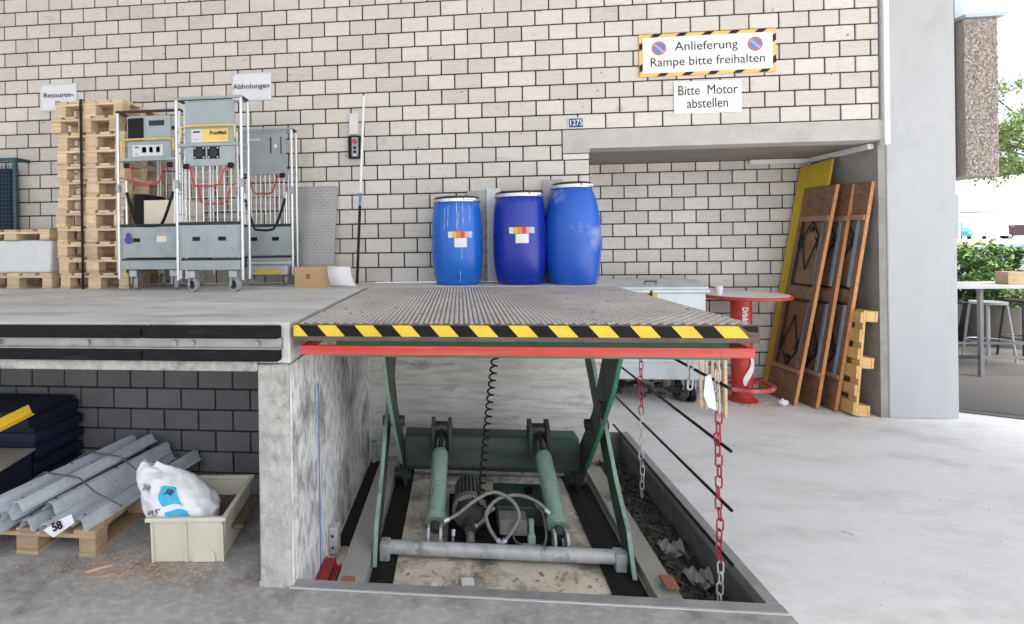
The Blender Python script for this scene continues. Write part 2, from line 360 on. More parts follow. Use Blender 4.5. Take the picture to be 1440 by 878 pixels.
# ---- brick walls
def brick_mesh(L, H, D, mt):
    b = MB(); b.obox((0, D/2, 0), (L, D, H), None, .0035); o = b.build('brick', mt); me = o.data; bpy.data.objects.remove(o); return me
def wall(name, label, x0, x1, y, z0, z1, L, H, j, phase, zbase, bm_, mm, cut=None, limit=300, depth=.11):
    """running-bond wall facing -Y; each brick stands 9 mm proud of the recessed joints"""
    t = thing(name, label, 'brick wall', ((x0+x1)/2, y+depth, z0))
    shared = brick_mesh(L-j, H-j, .06, bm_); items = []
    r = math.floor((z0-zbase)/H+1e-6)
    while zbase+r*H < z1-1e-6:
        a, b = max(z0, zbase+r*H), min(z1, zbase+(r+1)*H)
        xa = x0 if not cut else x0; xb = x1 if not cut else cut((a+b)/2)
        off = phase+(L/2 if r % 2 else 0); i = math.floor((xa-off)/L)
        while off+i*L < xb-1e-6:
            p, q = max(xa, off+i*L), min(xb, off+(i+1)*L)
            if q-p > .03 and b-a > .03: items.append((p+j/2, q-j/2, a+j/2, b-j/2))
            i += 1
        r += 1
    def key(it):
        u, v, w = pxw((it[0]+it[1])/2, y, (it[2]+it[3])/2)
        return (0 if -10 < u < 1450 and -8 < v < 886 and not hidden(u, v) else 1, w)
    items.sort(key=key); rest = MB()
    for n, (p, q, a, b) in enumerate(items):
        yy = y+random.uniform(-.0015, .0015)
        if n < limit:
            full = abs(q-p-(L-j)) < 1e-4 and abs(b-a-(H-j)) < 1e-4
            if full: inst(shared, 'brick', t, ((p+q)/2, yy, (a+b)/2), rot=(random.uniform(-.004, .004), random.uniform(-.003, .003), random.uniform(-.004, .004)))
            else:
                k = MB(); k.obox(((p+q)/2, yy+.03, (a+b)/2), (q-p, .06, b-a), None, .0035); k.build('brick', bm_, t, loc=((p+q)/2, yy, (a+b)/2))
        else: rest.obox(((p+q)/2, yy+.03, (a+b)/2), (q-p, .06, b-a), None, .0035)
    if rest.v: tag(rest.build('brick_field', bm_, t), kind='stuff')
    return t
def hidden(u, v):      # areas of the wall that stand behind pallets, trolleys and drums
    return (60 < u < 410 and v > 160) or (u < 80 and v > 320) or (605 < u < 850 and v > 285) or (845 < u < 1000 and v > 410)
H = .145; L = .2591
def cut(z): return .992 if 2.506 < z < 2.71 else RX0 if z <= 2.506 else 3.80
t = wall('brick_wall', 'tall pale sand-lime brick wall behind the loading dock', -6.2, 3.8, WY, DZ, DZ+23*H, L, H, .013, -4.6897+L/2, DZ, BRICK, MORTAR, cut)
m = MB(); m.box(-6.2, .99, WY+.009, WY+.11, DZ, DZ+23*H); m.box(.99, 3.80, WY+.009, WY+.11, 2.738, DZ+23*H); m.box(.99, RX0, WY+.0092, WY+.11, DZ, 2.50)
m.build('mortar', MORTAR, t)
m = MB(); random.seed(3)
for i in range(70):
    x = random.uniform(-4.6, 3.7); z = random.uniform(2.8, 4.2) if x > .9 else random.uniform(1.4, 4.2); r_ = random.uniform(.003, .007)
    m.cyl((x, WY-.0035, z), (x, WY-.0005, z), r_, 7)
tag(m.build('drill_holes', INK, t), kind='stuff')
m = MB(); m.obox((1.1195, WY+.03, 2.4725), (.241, .06, .052), None, .0035); m.build('brick', BRICK, t, loc=(1.1195, WY, 2.4725))
t = wall('recess_wall', 'brick back wall of the recess under the concrete lintel', .9, RX1, RY0, 0, RC, L, H, .013, .1844, 2.434-17*H, BRICK, MORTAR)
m = MB(); m.box(.9, RX1, RY0+.009, RY0+.11, 0, RC); m.build('mortar', MORTAR, t)
t = wall('block_wall', 'dark grey cement brick wall at the back under the dock', -6, -.992, 3.52, 0, 1.08, L, .150, .012, -2.537, .634-.15*5, DBRICK, DMORT)
m = MB(); m.box(-6, -.992, 3.531, 3.62, 0, 1.08); m.build('mortar', DMORT, t)
m = MB(); m.box(.84, .9, RY0-.95, RY0+.1, 0, 2.5); m.box(1.14, 1.238, WY+.12, RY0, 0, 2.53)
one(m, 'recess_cheek', LINT, 'plain pale side wall at the inner end of the recess', 'wall', (1.25, 5.6, 0))
# ---- concrete lintel, recess soffit, right pillar
m = MB(); m.prism([(.996, 2.506), (1.245, 2.506), (1.245, 2.545), (3.84, 2.545), (3.84, 2.7285), (.996, 2.7285)], (0, WY-.006, 0), (1, 0, 0), (0, 0, 1), (0, .2, 0))
one(m, 'lintel_beam', LINT, 'long raw concrete lintel over the recess', 'lintel', (2.4, WY, 2.54), bev=.004)
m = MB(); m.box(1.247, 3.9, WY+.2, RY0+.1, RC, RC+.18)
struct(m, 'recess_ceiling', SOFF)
pl = thing('concrete_pillar', 'wide white painted concrete pillar at the end of the wall', 'pillar', (4.2, 5.1, 0))
m = MB(); m.box(3.91, 4.42, 5.11, 6.2, 0, 5.2); m.build('shaft', PLAST, pl, bev=.01)
m = MB(); m.box(4.42, 4.505, 5.125, 6.2, 0, 5.2); m.build('return', PLAST, pl, bev=.008)
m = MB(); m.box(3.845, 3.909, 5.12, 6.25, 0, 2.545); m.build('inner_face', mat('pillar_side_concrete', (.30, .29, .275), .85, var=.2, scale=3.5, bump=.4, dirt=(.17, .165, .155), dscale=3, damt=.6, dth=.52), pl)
m = MB(); m.box(3.815, 3.86, WY-.035, WY+.03, 2.50, 4.6); m.box(3.872, 3.888, WY+.03, WY+.075, 2.50, 4.6)
one(m, 'corner_strip', WHITE, 'white vertical strip between brick wall and pillar', 'trim strip', (3.83, 5.0, 2.5), bev=.004)
m = MB(); m.box(3.80, 3.905, WY+.076, 5.109, 2.56, 5.2)
one(m, 'joint_filler', LINT, 'narrow concrete filler beside the white vertical strip', 'trim', (3.85, 5.1, 2.56))
cd = thing('cable_duct', 'white cable duct along the recess ceiling corner', 'cable duct', (3.0, 6.0, 2.5))
m = MB(); m.box(3.2, 3.84, RY0-.05, RY0-.002, RC-.055, RC-.005); m.build('rear_run', WHITE, cd, bev=.004)
m = MB(); m.box(3.79, 3.843, 5.16, RY0-.052, RC-.055, RC-.005); m.build('side_run', WHITE, cd, bev=.004)
# ---- unseen canopy roof over the ramp, its edges set to shade pillar and floor
m = MB(); m.box(-14, 8.2, -2.0, 6.3, 5.2, 5.5)
struct(m, 'canopy_roof', mat('canopy_concrete', (.62, .61, .59), .85, var=.06))
m = MB(); m.box(-14, 3.8, 5.02, 5.14, DZ+23*H+.002, 5.2); struct(m, 'wall_head', LINT)

# ---- loading dock
dk = thing('loading_dock', 'raised concrete loading dock with worn grey deck', 'loading dock', (-2, 3.6, 0))
m = MB(); m.box(-6.5, PX0, YF+.02, WY+.008, DZ-.20, DZ); m.build('deck_slab', DECKM, dk, bev=.006)
m = MB(); m.box(PX0+.0005, RX0, 4.50, WY+.008, DZ-.22, DZ-.002); m.build('rear_strip', DECKM, dk, bev=.006)
m = MB(); m.box(-6.5, -.9905, YF, YF+.24, 1.045, 1.096); m.box(-6.5, -.9905, YF+.034, YF+.24, 1.0965, DZ-.201); m.build('edge_beam', CONC, dk, bev=.008)
m = MB(); m.box(-.990, PX0, YF, PB+.2, 0, DZ-.2005); m.build('side_wall', CONC, dk, bev=.012)
m = MB(); m.box(PX0+.0005, PX0+.006, YF+.012, PB-.001, PZ, DZ-.205); m.build('wall_coating', PWALL, dk)
m = MB(); m.box(PX0+.0005, RX0, PB, PB+.2, PZ, DZ-.2205); m.build('rear_wall', PBACK, dk)
m = MB(); m.box(PX0+.0062, PX0+.0075, 2.885, 2.905, -.30, .86); m.build('paint_line', mat('blue_line', (.12, .28, .62), .7, var=.25, scale=14), dk)
m = MB(); m.box(-.9902, -.862, YF-.006, YF, .0, .03); m.build('plinth', CONC, dk)
def bumper(z0, z1, label):
    t = thing('rubber_bumper', label, 'dock bumper', (-3, YF, z0))
    for a, b in ((-6.4, -4.2), (-4.196, -2.42), (-2.416, -1.56), (-1.556, -.868)):
        k = MB(); k.box(a, b, YF-.045, YF+.018, z0, z1); k.build('rubber_length', RUB, t, bev=.009)
    return t
bumper(1.213, 1.272, 'upper black rubber bumper strip along the dock edge')
bumper(1.103, 1.158, 'lower black rubber bumper strip along the dock edge')
t = thing('bumper_rail', 'steel rail with bolts between the two rubber bumper strips', 'rail', (-3, YF, 1.16))
m = MB(); m.box(-6.4, -.862, YF-.012, YF+.019, 1.1585, 1.2125); m.box(-6.4, -.862, YF-.03, YF-.012, 1.158, 1.166); m.build('flat_bar', RAILM, t, bev=.002)
for x in (-2.34, -1.86, -1.40, -1.31, -.98):
    k = MB(); k.cyl((x, YF-.0125, 1.188), (x, YF-.026, 1.188), .013, 10); k.build('bolt', RAILM, t, smooth=True)

# ================================================================ SCISSOR LIFT
SX0, SX1, SY1 = -.805, 1.314, 4.468
lf = thing('scissor_lift', 'green hydraulic scissor lift table raised out of the floor pit', 'lift table', (.25, 3.4, PZ))
m = MB(); m.box(SX0, SX1, YF+.004, SY1, 1.205, DZ-.006); m.build('platform', PLATE, lf, bev=.006)
m = MB()                                            # raised tread ribs
nr = 86; dx = (SX1-SX0-.03)/nr; ny = 34; dy = (SY1-YF-.04)/ny
for i in range(nr):
    x = SX0+.02+dx*(i+.5); ph = .5*dy if i % 2 else 0
    for j in range(ny):
        if random.random() < .012: continue
        y = YF+.02+dy*j+ph; a, b = .0055, .0085; z0, z1 = DZ-.0062, DZ-.0005+random.uniform(-.001, .0005); y2 = min(y+dy*.86, SY1-.006)
        m.add([(x-b, y, z0), (x+b, y, z0), (x+b, y2, z0), (x-b, y2, z0), (x-a, y+.006, z1), (x+a, y+.006, z1), (x+a, y2-.006, z1), (x-a, y2-.006, z1)],
              [(4, 5, 6, 7), (0, 1, 5, 4), (1, 2, 6, 5), (2, 3, 7, 6), (3, 0, 4, 7)])
tag(m.build('tread_ribs', RIBM, lf, fix=False), kind='stuff')
m = MB(); n = 60
pts = [(SX0+(SX1-SX0)*i/n, 1.2035+random.uniform(-.002, .002)) for i in range(n+1)]
m.box(SX0, SX1, YF-.012, YF+.0035, 1.2, 1.280); eb = m.build('edge_plate', RUST, lf, bev=.003)
m = MB(); xa, xb, za, zb = -.80, 1.222, 1.223, 1.2755
m.prism([(xa, za), (xb+.045, za), (xb, zb), (xa, zb)], (0, YF-.0122, 0), (1, 0, 0), (0, 0, 1), (0, -.0012, 0))
tp = m.build('hazard_tape', YEL, lf); POS[tp.name] = POS[lf.name]
k = 0; x = -.775
while x < 1.16:
    w = random.uniform(.088, .094); sh = .046
    p = [(x, zb), (x+w, zb), (x+w+sh, za), (x+sh, za)]
    if p[2][0] < 1.27:
        m = MB(); m.prism(p, (0, YF-.0135, 0), (1, 0, 0), (0, 0, 1), (0, -.0008, 0)); m.build('black_stripe', BLK, tp)
    x += .1805
m = MB(); m.prism([(1.235, zb), (1.305, zb), (1.305, zb-.028), (1.262, zb-.024)], (0, YF-.0125, 0), (1, 0, 0), (0, 0, 1), (0, -.0014, 0)); m.build('torn_tape_end', BLK, tp)
# green subframe and red safety bar
m = MB(); m.box(-.62, 1.24, YF+.10, YF+.16, 1.10, 1.2045); m.box(-.62, 1.24, SY1-.2, SY1-.12, 1.10, 1.2045)
m.box(-.56, -.48, YF+.161, SY1-.201, 1.10, 1.2045); m.box(.98, 1.06, YF+.161, SY1-.201, 1.10, 1.2045); m.build('subframe', GRNB, lf, bev=.004)
m = MB(); m.box(-.775, 1.306, YF+.012, YF+.030, 1.128, 1.173); m.build('safety_bar', REDP, lf, bev=.003)
for xa in (1.288, -.775): m = MB(); m.box(xa, xa+.018, YF+.0302, SY1-.05, 1.128, 1.173); m.build('side_safety_bar', REDP, lf, bev=.003)
# scissor arms: wide plates in depth/height planes
def arm(name, x0, x1, pts, mt):
    m = MB(); m.prism(pts, (x0, 0, 0), (0, 1, 0), (0, 0, 1), (x1-x0, 0, 0)); return m.build(name, mt, lf, bev=.004)
inner = [(2.86, 1.10), (3.16, 1.10), (3.52, .52), (3.96, .10), (4.17, -.17), (4.22, -.22), (4.12, -.26), (3.98, -.24), (3.72, .06), (3.36, .43), (3.06, .78)]
outer = [(2.98, -.24), (3.08, -.25), (3.32, -.06), (3.58, .20), (3.80, .46), (4.24, .98), (4.28, 1.10), (4.10, 1.10), (3.62, .54), (3.30, .16), (3.08, -.03)]
for xa, xb in ((-.455, -.437), (.865, .883)):
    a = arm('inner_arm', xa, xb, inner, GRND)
    m = MB()
    for p, q in (((2.86, 1.10), (3.06, .78)), ((3.06, .78), (3.36, .43)), ((3.36, .43), (3.72, .06))):
        d = Vector((0, q[0]-p[0], q[1]-p[1])); L_ = d.length; ang = math.atan2(d.z, d.y)
        m.obox(((xa+xb)/2, (p[0]+q[0])/2, (p[1]+q[1])/2), (.022, L_+.006, .012), RX(ang))
    m.build('edge_flange', GRNB if xa > 0 else GRN, a)
for xa, xb in ((-.532, -.514), (.945, .963)):
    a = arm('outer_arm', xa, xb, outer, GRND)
    m = MB()
    for p, q in (((2.98, -.24), (3.08, -.03)), ((3.08, -.03), (3.30, .16)), ((3.30, .16), (3.62, .54)), ((3.62, .54), (4.10, 1.10))):
        d = Vector((0, q[0]-p[0], q[1]-p[1])); L_ = d.length; ang = math.atan2(d.z, d.y)
        m.obox(((xa+xb)/2, (p[0]+q[0])/2, (p[1]+q[1])/2), (.024, L_+.006, .012), RX(ang))
    m.build('edge_flange', GRN, a)
for xa, xb in ((-.55, -.40), (.83, .98)):
    m = MB(); m.cyl((xa, 3.57, .42), (xb, 3.57, .42), .036, 16); m.build('pivot_pin', IRON, lf, smooth=True)
    m = MB(); m.cyl((xa+.004, 4.12, -.20), (xb-.02, 4.12, -.20), .05, 18); m.build('roller', IRON, lf, smooth=True)
    m = MB(); m.box(xa+.045, xb-.045, 3.05, 3.135, PZ, -.15); m.build('foot_bracket', TUBEG, lf, bev=.005)
m = MB(); m.box(.8655, .8645, 3.24, 3.27, .55, .66); m.box(.84, .865, 3.235, 3.275, .54, .575); m.box(.84, .865, 3.235, 3.275, .635, .67); m.box(.845, .86, 3.25, 3.262, .57, .64); m.build('lock_handle', DARKM, lf, bev=.003)
m = MB(); m.box(-.4555, -.4362, 3.30, 3.33, .50, .62); m.build('lock_lug', DARKM, lf, bev=.004)
# torque beam between the inner arms
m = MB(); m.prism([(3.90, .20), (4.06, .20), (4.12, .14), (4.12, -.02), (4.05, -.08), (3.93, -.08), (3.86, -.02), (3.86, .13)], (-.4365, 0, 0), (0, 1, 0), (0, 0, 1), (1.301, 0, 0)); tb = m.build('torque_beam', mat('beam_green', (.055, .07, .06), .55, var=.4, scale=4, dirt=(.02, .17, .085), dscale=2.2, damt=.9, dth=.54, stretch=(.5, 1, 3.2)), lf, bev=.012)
# cylinders
for cx, tx in ((-.178, -.150), (.592, .560)):
    b0 = Vector((cx, 3.19, -.165)); t0 = Vector((tx, 3.86, .27)); d = (t0-b0).normalized()
    cy = MB(); cy.cyl(b0+d*.085, b0+d*.135, .067, 28); cy.cyl(b0+d*.135, b0+d*.575, .057, 28); cy.cyl(b0+d*.575, b0+d*.60, .057, 28, .048); cyo = cy.build('cylinder', GRN, lf, smooth=True)
    m = MB(); m.cyl(b0+d*.60, t0, .033, 22); m.build('piston_rod', mat('piston_chrome', (.30, .30, .31), .12, metal=.95, var=.2, scale=12), cyo, smooth=True)
    m = MB(); m.cyl(b0+d*.03, b0+d*.0849, .030, 16); m.build('end_eye', IRON, cyo, smooth=True)
    for s in (-1, 1):
        m = MB(); m.prism([(3.15, -.259), (3.26, -.259), (3.26, -.15), (3.23, -.11), (3.18, -.11), (3.15, -.15)], (cx+s*.038-.008, 0, 0), (0, 1, 0), (0, 0, 1), (.016, 0, 0)); m.build('clevis_plate', TUBEG, lf, bev=.002)
        m = MB(); m.prism([(3.79, .10), (3.89, .12), (3.95, .205), (3.93, .33), (3.84, .36), (3.78, .31)], (tx+s*.062-.012, 0, 0), (0, 1, 0), (0, 0, 1), (.024, 0, 0)); m.build('beam_lug', GRND, lf, bev=.004)
    m = MB(); m.cyl((tx-.08, 3.86, .275), (tx+.08, 3.86, .275), .022, 14); m.build('lug_pin', DARKM, lf, smooth=True)
    m = MB(); m.cyl((tx-.055, 3.86, .275), (tx+.045, 3.86, .275), .045, 18); m.build('rod_eye', IRON, lf, smooth=True)
# front and rear cross tubes
m = MB(); m.cyl((-.50, 3.10, -.19), (.955, 3.10, -.19), .040, 24); m.build('front_tube', TUBEG, lf, smooth=True)
m = MB(); m.cyl((-.40, 4.28, -.235), (.82, 4.28, -.235), .027, 18); m.build('rear_tube', TUBEG, lf, smooth=True)
m = MB(); m.box(-.50, .94, 3.15, 3.19, PZ+.001, -.235); m.build('floor_bar', RAILG, lf, bev=.003)
# base frame rails and the greasy roller tracks beside them
for xa, xb in ((-.70, -.545), (1.0, 1.13)):
    m = MB(); m.prism([(PF+.02, PZ+.001), (4.35, PZ+.001), (4.35, -.195), (PF+.02, -.195)], (xa, 0, 0), (0, 1, 0), (0, 0, 1), (xb-xa, 0, 0)); m.build('base_rail', RAILG, lf, bev=.005)
m = MB(); m.box(.80, .985, PF+.02, 4.4, PZ+.001, PZ+.012); m.build('roller_track', OILY, lf)
m = MB(); m.box(-.535, -.40, PF+.2, 4.4, PZ+.001, PZ+.012); m.build('roller_track', OILY, lf)
for (x, y) in ((-.62, 2.72), (1.09, 2.86), (1.09, 3.80)):
    m = MB(); m.box(x-.03, x+.03, y-.03, y+.03, -.1945, -.10 if y > 3.5 else -.165)
    m.build('stop_post', RAILG, lf, bev=.003)
    m = MB(); m.box(x-.04, x+.03, y-.07, y+.032, -.0995 if y > 3.5 else -.1645, -.085 if y > 3.5 else -.15); m.build('rusty_wedge', mat('rust_orange', (.34, .15, .075), .85, var=.3, scale=14), lf, bev=.003)
# ---- hydraulic power pack on the pit floor
pp = thing('power_pack', 'dirty hydraulic motor, pump, tank and hoses in the lift pit', 'hydraulic unit', (.2, 3.5, PZ))
m = MB(); m.box(-.10, .62, 3.15, 3.88, PZ+.001, PZ+.03); m.build('drip_tray', OILY, pp, bev=.004)
mo = MB(); c = (.045, 3.62, -.14)
mo.cyl((c[0], 3.50, c[2]), (c[0], 3.80, c[2]), .088, 28); mo.cyl((c[0], 3.80, c[2]), (c[0], 3.84, c[2]), .088, 28, .055); mo = mo.build('motor_body', IRON, pp, smooth=True)
for i in range(22):
    a = 2*pi*i/22; m = MB(); m.obox((c[0]+.094*cos(a), 3.66, c[2]+.094*sin(a)), (.016, .27, .007), RY(-a)); m.build('cooling_fin', HOSE, mo)
m = MB(); m.cyl((c[0], 3.44, c[2]), (c[0], 3.499, c[2]), .118, 32); fl = m.build('motor_flange', HOSE, pp, smooth=True)
for i in range(6):
    a = 2*pi*i/6+.3; m = MB(); m.cyl((c[0]+.1*cos(a), 3.439, c[2]+.1*sin(a)), (c[0]+.1*cos(a), 3.428, c[2]+.1*sin(a)), .009, 8); m.build('bolt', DARKM, fl)
m = MB(); m.cyl((c[0], 3.36, c[2]), (c[0], 3.4395, c[2]), .085, 24, .095); m.cyl((c[0], 3.27, c[2]-.03), (c[0], 3.36, c[2]-.02), .038, 18); m.build('pump', IRON, pp, smooth=True)
m = MB(); m.cyl((c[0]+.0, 3.22, c[2]-.06), (c[0], 3.27, c[2]-.05), .026, 6); m.cyl((c[0]-.012, 3.205, c[2]-.062), (c[0]-.012, 3.2205, c[2]-.06), .015, 10); m.build('pump_port', HOSE, pp, smooth=True)
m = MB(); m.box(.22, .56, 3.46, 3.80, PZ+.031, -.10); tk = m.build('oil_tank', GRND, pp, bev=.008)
m = MB(); m.cyl((.46, 3.66, -.099), (.46, 3.66, -.07), .03, 16); m.build('filler_cap', BLACKP, tk, smooth=True)
m = MB(); m.box(.23, .405, 3.30, 3.42, -.205, -.105); jb = m.build('valve_block', mat('block_grey', (.25, .24, .22), .7, var=.2, scale=14, dirt=(.10, .1, .09), dscale=8, damt=.6, dth=.5), pp, bev=.006)
m = MB(); m.box(.31, .318, 3.292, 3.2995, -.20, -.11); m.build('cable', HOSE, jb)
m = MB(); m.box(.395, .44, 3.19, 3.24, -.228, -.14); vb = m.build('check_valve', GRN, pp, bev=.005)
m = MB(); m.cyl((.4175, 3.215, -.1395), (.4175, 3.215, -.05), .016, 14); m.build('valve_stem', GRN, vb, smooth=True)
def spline(P, n=8):
    P = [Vector(p) for p in P]; P = [P[0]*2-P[1]]+P+[P[-1]*2-P[-2]]; out = []
    for i in range(1, len(P)-2):
        a, b, c_, d = P[i-1:i+3]
        for k in range(n):
            t = k/n; out.append(.5*((2*b)+(c_-a)*t+(2*a-5*b+4*c_-d)*t*t+(3*b-a-3*c_+d)*t**3))
    return out+[P[-2]]
for pts, r in (([(-.12, 3.12, -.10), (-.03, 3.16, -.07), (.08, 3.22, -.01), (.20, 3.27, .02), (.31, 3.25, -.02), (.35, 3.20, -.09), (.30, 3.15, -.16), (.235, 3.11, -.22)], .0115),
               ([(.54, 3.20, -.07), (.47, 3.24, -.02), (.36, 3.28, .0), (.23, 3.27, -.02), (.15, 3.22, -.08), (.155, 3.17, -.14), (.20, 3.13, -.20), (.235, 3.11, -.22)], .0115),
               ([(-.06, 3.16, -.17), (-.065, 3.13, -.21), (-.05, 3.10, -.262), (.05, 3.08, -.268), (.16, 3.08, -.265), (.215, 3.10, -.23)], .008),
               ([(.235, 3.11, -.225), (.28, 3.11, -.25), (.33, 3.13, -.252), (.39, 3.145, -.25)], .009),
               ([(.44, 3.15, -.25), (.49, 3.16, -.25), (.515, 3.20, -.2), (.51, 3.3, -.12), (.48, 3.38, -.10)], .008),
               ([(.06, 3.24, -.20), (.12, 3.25, -.16), (.17, 3.3, -.12), (.2, 3.36, -.13)], .009),
               ([(.31, 3.29, -.20), (.32, 3.2, -.24), (.36, 3.15, -.24), (.40, 3.14, -.235)], .006)):
    pts = [(p_[0], p_[1]+.06, max(p_[2]+.035, -.215)) for p_ in pts]; h = MB(); h.tube(spline(pts), r, 10); ho = h.build('hose', HOSE, pp, smooth=True)
    for q in (0, -1):
        a = Vector(pts[q]); b = Vector(pts[1 if q == 0 else -2]); e = MB(); e.cyl(a, a+(b-a).normalized()*.035, r*1.5, 8); e.build('fitting', STEEL, ho, smooth=True)
m = MB(); m.cyl((.215, 3.17, -.187), (.255, 3.17, -.187), .018, 8); m.cyl((.235, 3.15, -.187), (.235, 3.19, -.187), .018, 8); m.build('hose_cross', STEEL, pp)
# coiled control lead hanging from the platform
m = MB(); P = []
n = 23; a = Vector((.215, 3.02, 1.12)); b = Vector((.115, 3.40, -.07))
for i in range(n*12+1):
    t = i/(n*12); p = a.lerp(b, t); th = i/12*2*pi; g = .020
    p = p+Vector((cos(th)*g, sin(th)*g*.9, sin(th)*g*.2)); p.y += .1*sin(pi*t); P.append(p)
m.tube(P, .0058, 6)
one(m, 'coiled_cable', BLACKP, 'black coiled cable hanging under the lift platform into the pit', 'cable', (.115, 3.4, -.07), smooth=True)
# ---- left side of the pit: red channels, small box
for x0, x1, y0, y1, z, lab in ((-.812, -.752, 2.55, 2.98, -.20, 'wide red steel channel beside the pit wall'), (-.742, -.712, 2.52, 2.94, -.215, 'narrow red steel channel beside the lift base rail')):
    m = MB(); m.box(x0, x1, y0, y1, PZ+.001, z); m.box(x0, x0+.008, y0, y1, z, z+.012); m.box(x1-.008, x1, y0, y1, z, z+.012); one(m, 'red_channel', mat('dull_red', (.36, .035, .04), .6, var=.2, scale=8, dirt=(.18, .04, .04), dscale=7, damt=.6, dth=.55), lab, 'steel channel', ((x0+x1)/2, y0, PZ), bev=.003)
jx = thing('junction_box', 'small pale junction box low on the pit wall', 'junction box', (-.79, 3.14, -.25))
m = MB(); m.box(-.8235, -.765, 3.07, 3.15, -.235, -.075); m.build('housing', TUBEG, jx, bev=.006)
m = MB(); m.box(-.815, -.774, 3.064, 3.0695, -.225, -.085); m.build('cover', TUBEG, jx, bev=.003)
for z in (-.12, -.19):
    m = MB(); m.cyl((-.795, 3.0635, z), (-.795, 3.060, z), .008, 10); m.build('screw', DARKM, jx)
m = MB(); m.box(-.80, -.705, 3.2, 4.5, PZ+.001, PZ+.02); one(m, 'grease_strip', OILY, 'black greasy strip of dirt between pit wall and base rail', 'dirt strip', (-.75, 3.8, PZ))
m = MB(); m.box(-.78, -.47, 4.42, 4.46, -.10, -.07); m.box(-.78, -.47, 4.42, 4.46, -.235, -.205); m.box(-.785, -.75, 4.40, 4.47, PZ+.001, -.07); m.box(-.50, -.465, 4.40, 4.47, PZ+.001, -.07)
one(m, 'end_stop_frame', TUBEG, 'small grey steel end frame at the back of the pit', 'steel frame', (-.6, 4.44, PZ), bev=.004)
# ---- hanging side guard: four rods on two chains
def chain(name, label, x, y, ztop, zbot, red, R_=.021, wl=.0044, grp=None):
    t = thing(name, label, 'chain', (x, y, zbot))
    hh = .040
    def link(mt):
        P = []
        for i in range(20):
            a = 2*pi*i/20; P.append((.0145*cos(a), 0, .0145*sin(a)+(hh*.42 if sin(a) >= 0 else -hh*.42)))
        k = MB(); k.tube(P, wl, 6, True); o = k.build('link', mt, smooth=True); me = o.data; bpy.data.objects.remove(o); return me
    mr, mwh = link(CHR), link(CHW); z = ztop-.03; i = 0
    while z > zbot:
        f = (ztop-z)/(ztop-zbot)
        inst(mr if red(f) else mwh, 'link', t, (x+.004*sin(i*1.3), y, z), rot=(random.uniform(-.06, .06), random.uniform(-.08, .08), (pi/2 if i % 2 else 0)+random.uniform(-.3, .3)))
        z -= .0535; i += 1
    return t
chain('guard_chain', 'red chain with white lower end at the front corner of the pit', 1.275, 2.70, 1.12, -.19, lambda f: .25 < f < .83)
chain('guard_chain', 'thinner red and white chain hanging beside the scissor arm', 1.275, 3.80, 1.12, -.17, lambda f: f < .56, wl=.0038)
chain('loose_chain', 'short bare chain dangling under the platform corner', 1.245, 2.93, 1.12, .86, lambda f: False)
for z, y1, lab in ((.945, 3.95, 'topmost black guard rod hanging under the platform side'), (.645, 4.42, 'second black guard rod from the top on the chains'), (.36, 4.45, 'third black guard rod from the top on the chains'), (.10, 4.5, 'lowest black guard rod lying along the pit edge')):
    m = MB(); m.cyl((1.282, 2.595, z), (1.282, y1, z), .0085, 12); one(m, 'guard_rod', BLACKP, lab, 'guard rod', (1.282, 2.6, z), smooth=True)
m = MB(); R = RZ(.5)@RX(.15)
for q in range(4): m.obox((1.262+.004*q, 2.69-.003*q, .70-.016*q), (.014, .002, .02), R@RY(.2*q))
one(m, 'red_ribbon', REDP, 'scrap of red ribbon tied to the front chain', 'ribbon', (1.262, 2.69, .66))
m = MB(); m.prism([(0, 0), (.028, .012), (.045, -.10), (.05, -.165), (.01, -.15), (-.012, -.09)], (1.20, 2.66, .985), (.98, .1, 0), (0, .03, 1), (0, .002, 0))
one(m, 'paper_tag', PAPER, 'white paper tag hanging by the front chain', 'tag', (1.21, 2.66, .84))

# ================================================================ THINGS ON THE DOCK
# ---- wall signs
sg = thing('delivery_sign', 'white delivery sign with hazard striped border on brick wall', 'sign', (2.31, WY-.01, 3.2))
m = MB(); m.box(1.707, 2.918, WY-.016, WY-.002, 3.198, 3.598); bd = m.build('border_plate', SIGNY, sg, bev=.002)
for k in range(5):
    for zz, x in ((3.566, 1.80+.232*k), (3.199, 1.86+.225*k)):
        if x > 2.85: continue
        m = MB(); m.prism([(x, zz), (x+.075, zz), (x+.115, zz+.031), (x+.04, zz+.031)], (0, WY-.0165, 0), (1, 0, 0), (0, 0, 1), (0, -.0008, 0)); m.build('black_stripe', INK, bd)
for x, z in ((1.708, 3.24), (1.708, 3.44), (2.888, 3.27), (2.888, 3.47)):
    m = MB(); m.prism([(x, z), (x+.029, z+.02), (x+.029, z+.085), (x, z+.065)], (0, WY-.0165, 0), (1, 0, 0), (0, 0, 1), (0, -.0008, 0)); m.build('black_stripe', INK, bd)
m = MB(); m.box(1.738, 2.887, WY-.0185, WY-.0162, 3.23, 3.565); m.build('face', WHITE, sg)
text('Anlieferung', 'lettering', INK, sg, (2.305, WY-.0195, 3.432), .118, sx=1.02)
text('Rampe bitte freihalten', 'lettering', INK, sg, (2.312, WY-.0195, 3.292), .118, sx=.965)
for x in (1.885, 2.735):
    m = MB(); m.cyl((x, WY-.0186, 3.462), (x, WY-.0192, 3.462), .066, 36); e = m.build('no_parking_symbol', SIGNR, sg)
    m = MB(); m.cyl((x, WY-.0193, 3.462), (x, WY-.0197, 3.462), .050, 36); m.build('blue_disc', SIGNB, e)
    m = MB(); m.obox((x, WY-.0200, 3.462), (.11, .0004, .016), RY(rad(45))); m.build('red_bar', WHITE, e)
    m = MB(); m.obox((x, WY-.0204, 3.462), (.108, .0003, .010), RY(rad(45))); m.build('red_bar', SIGNR, e)
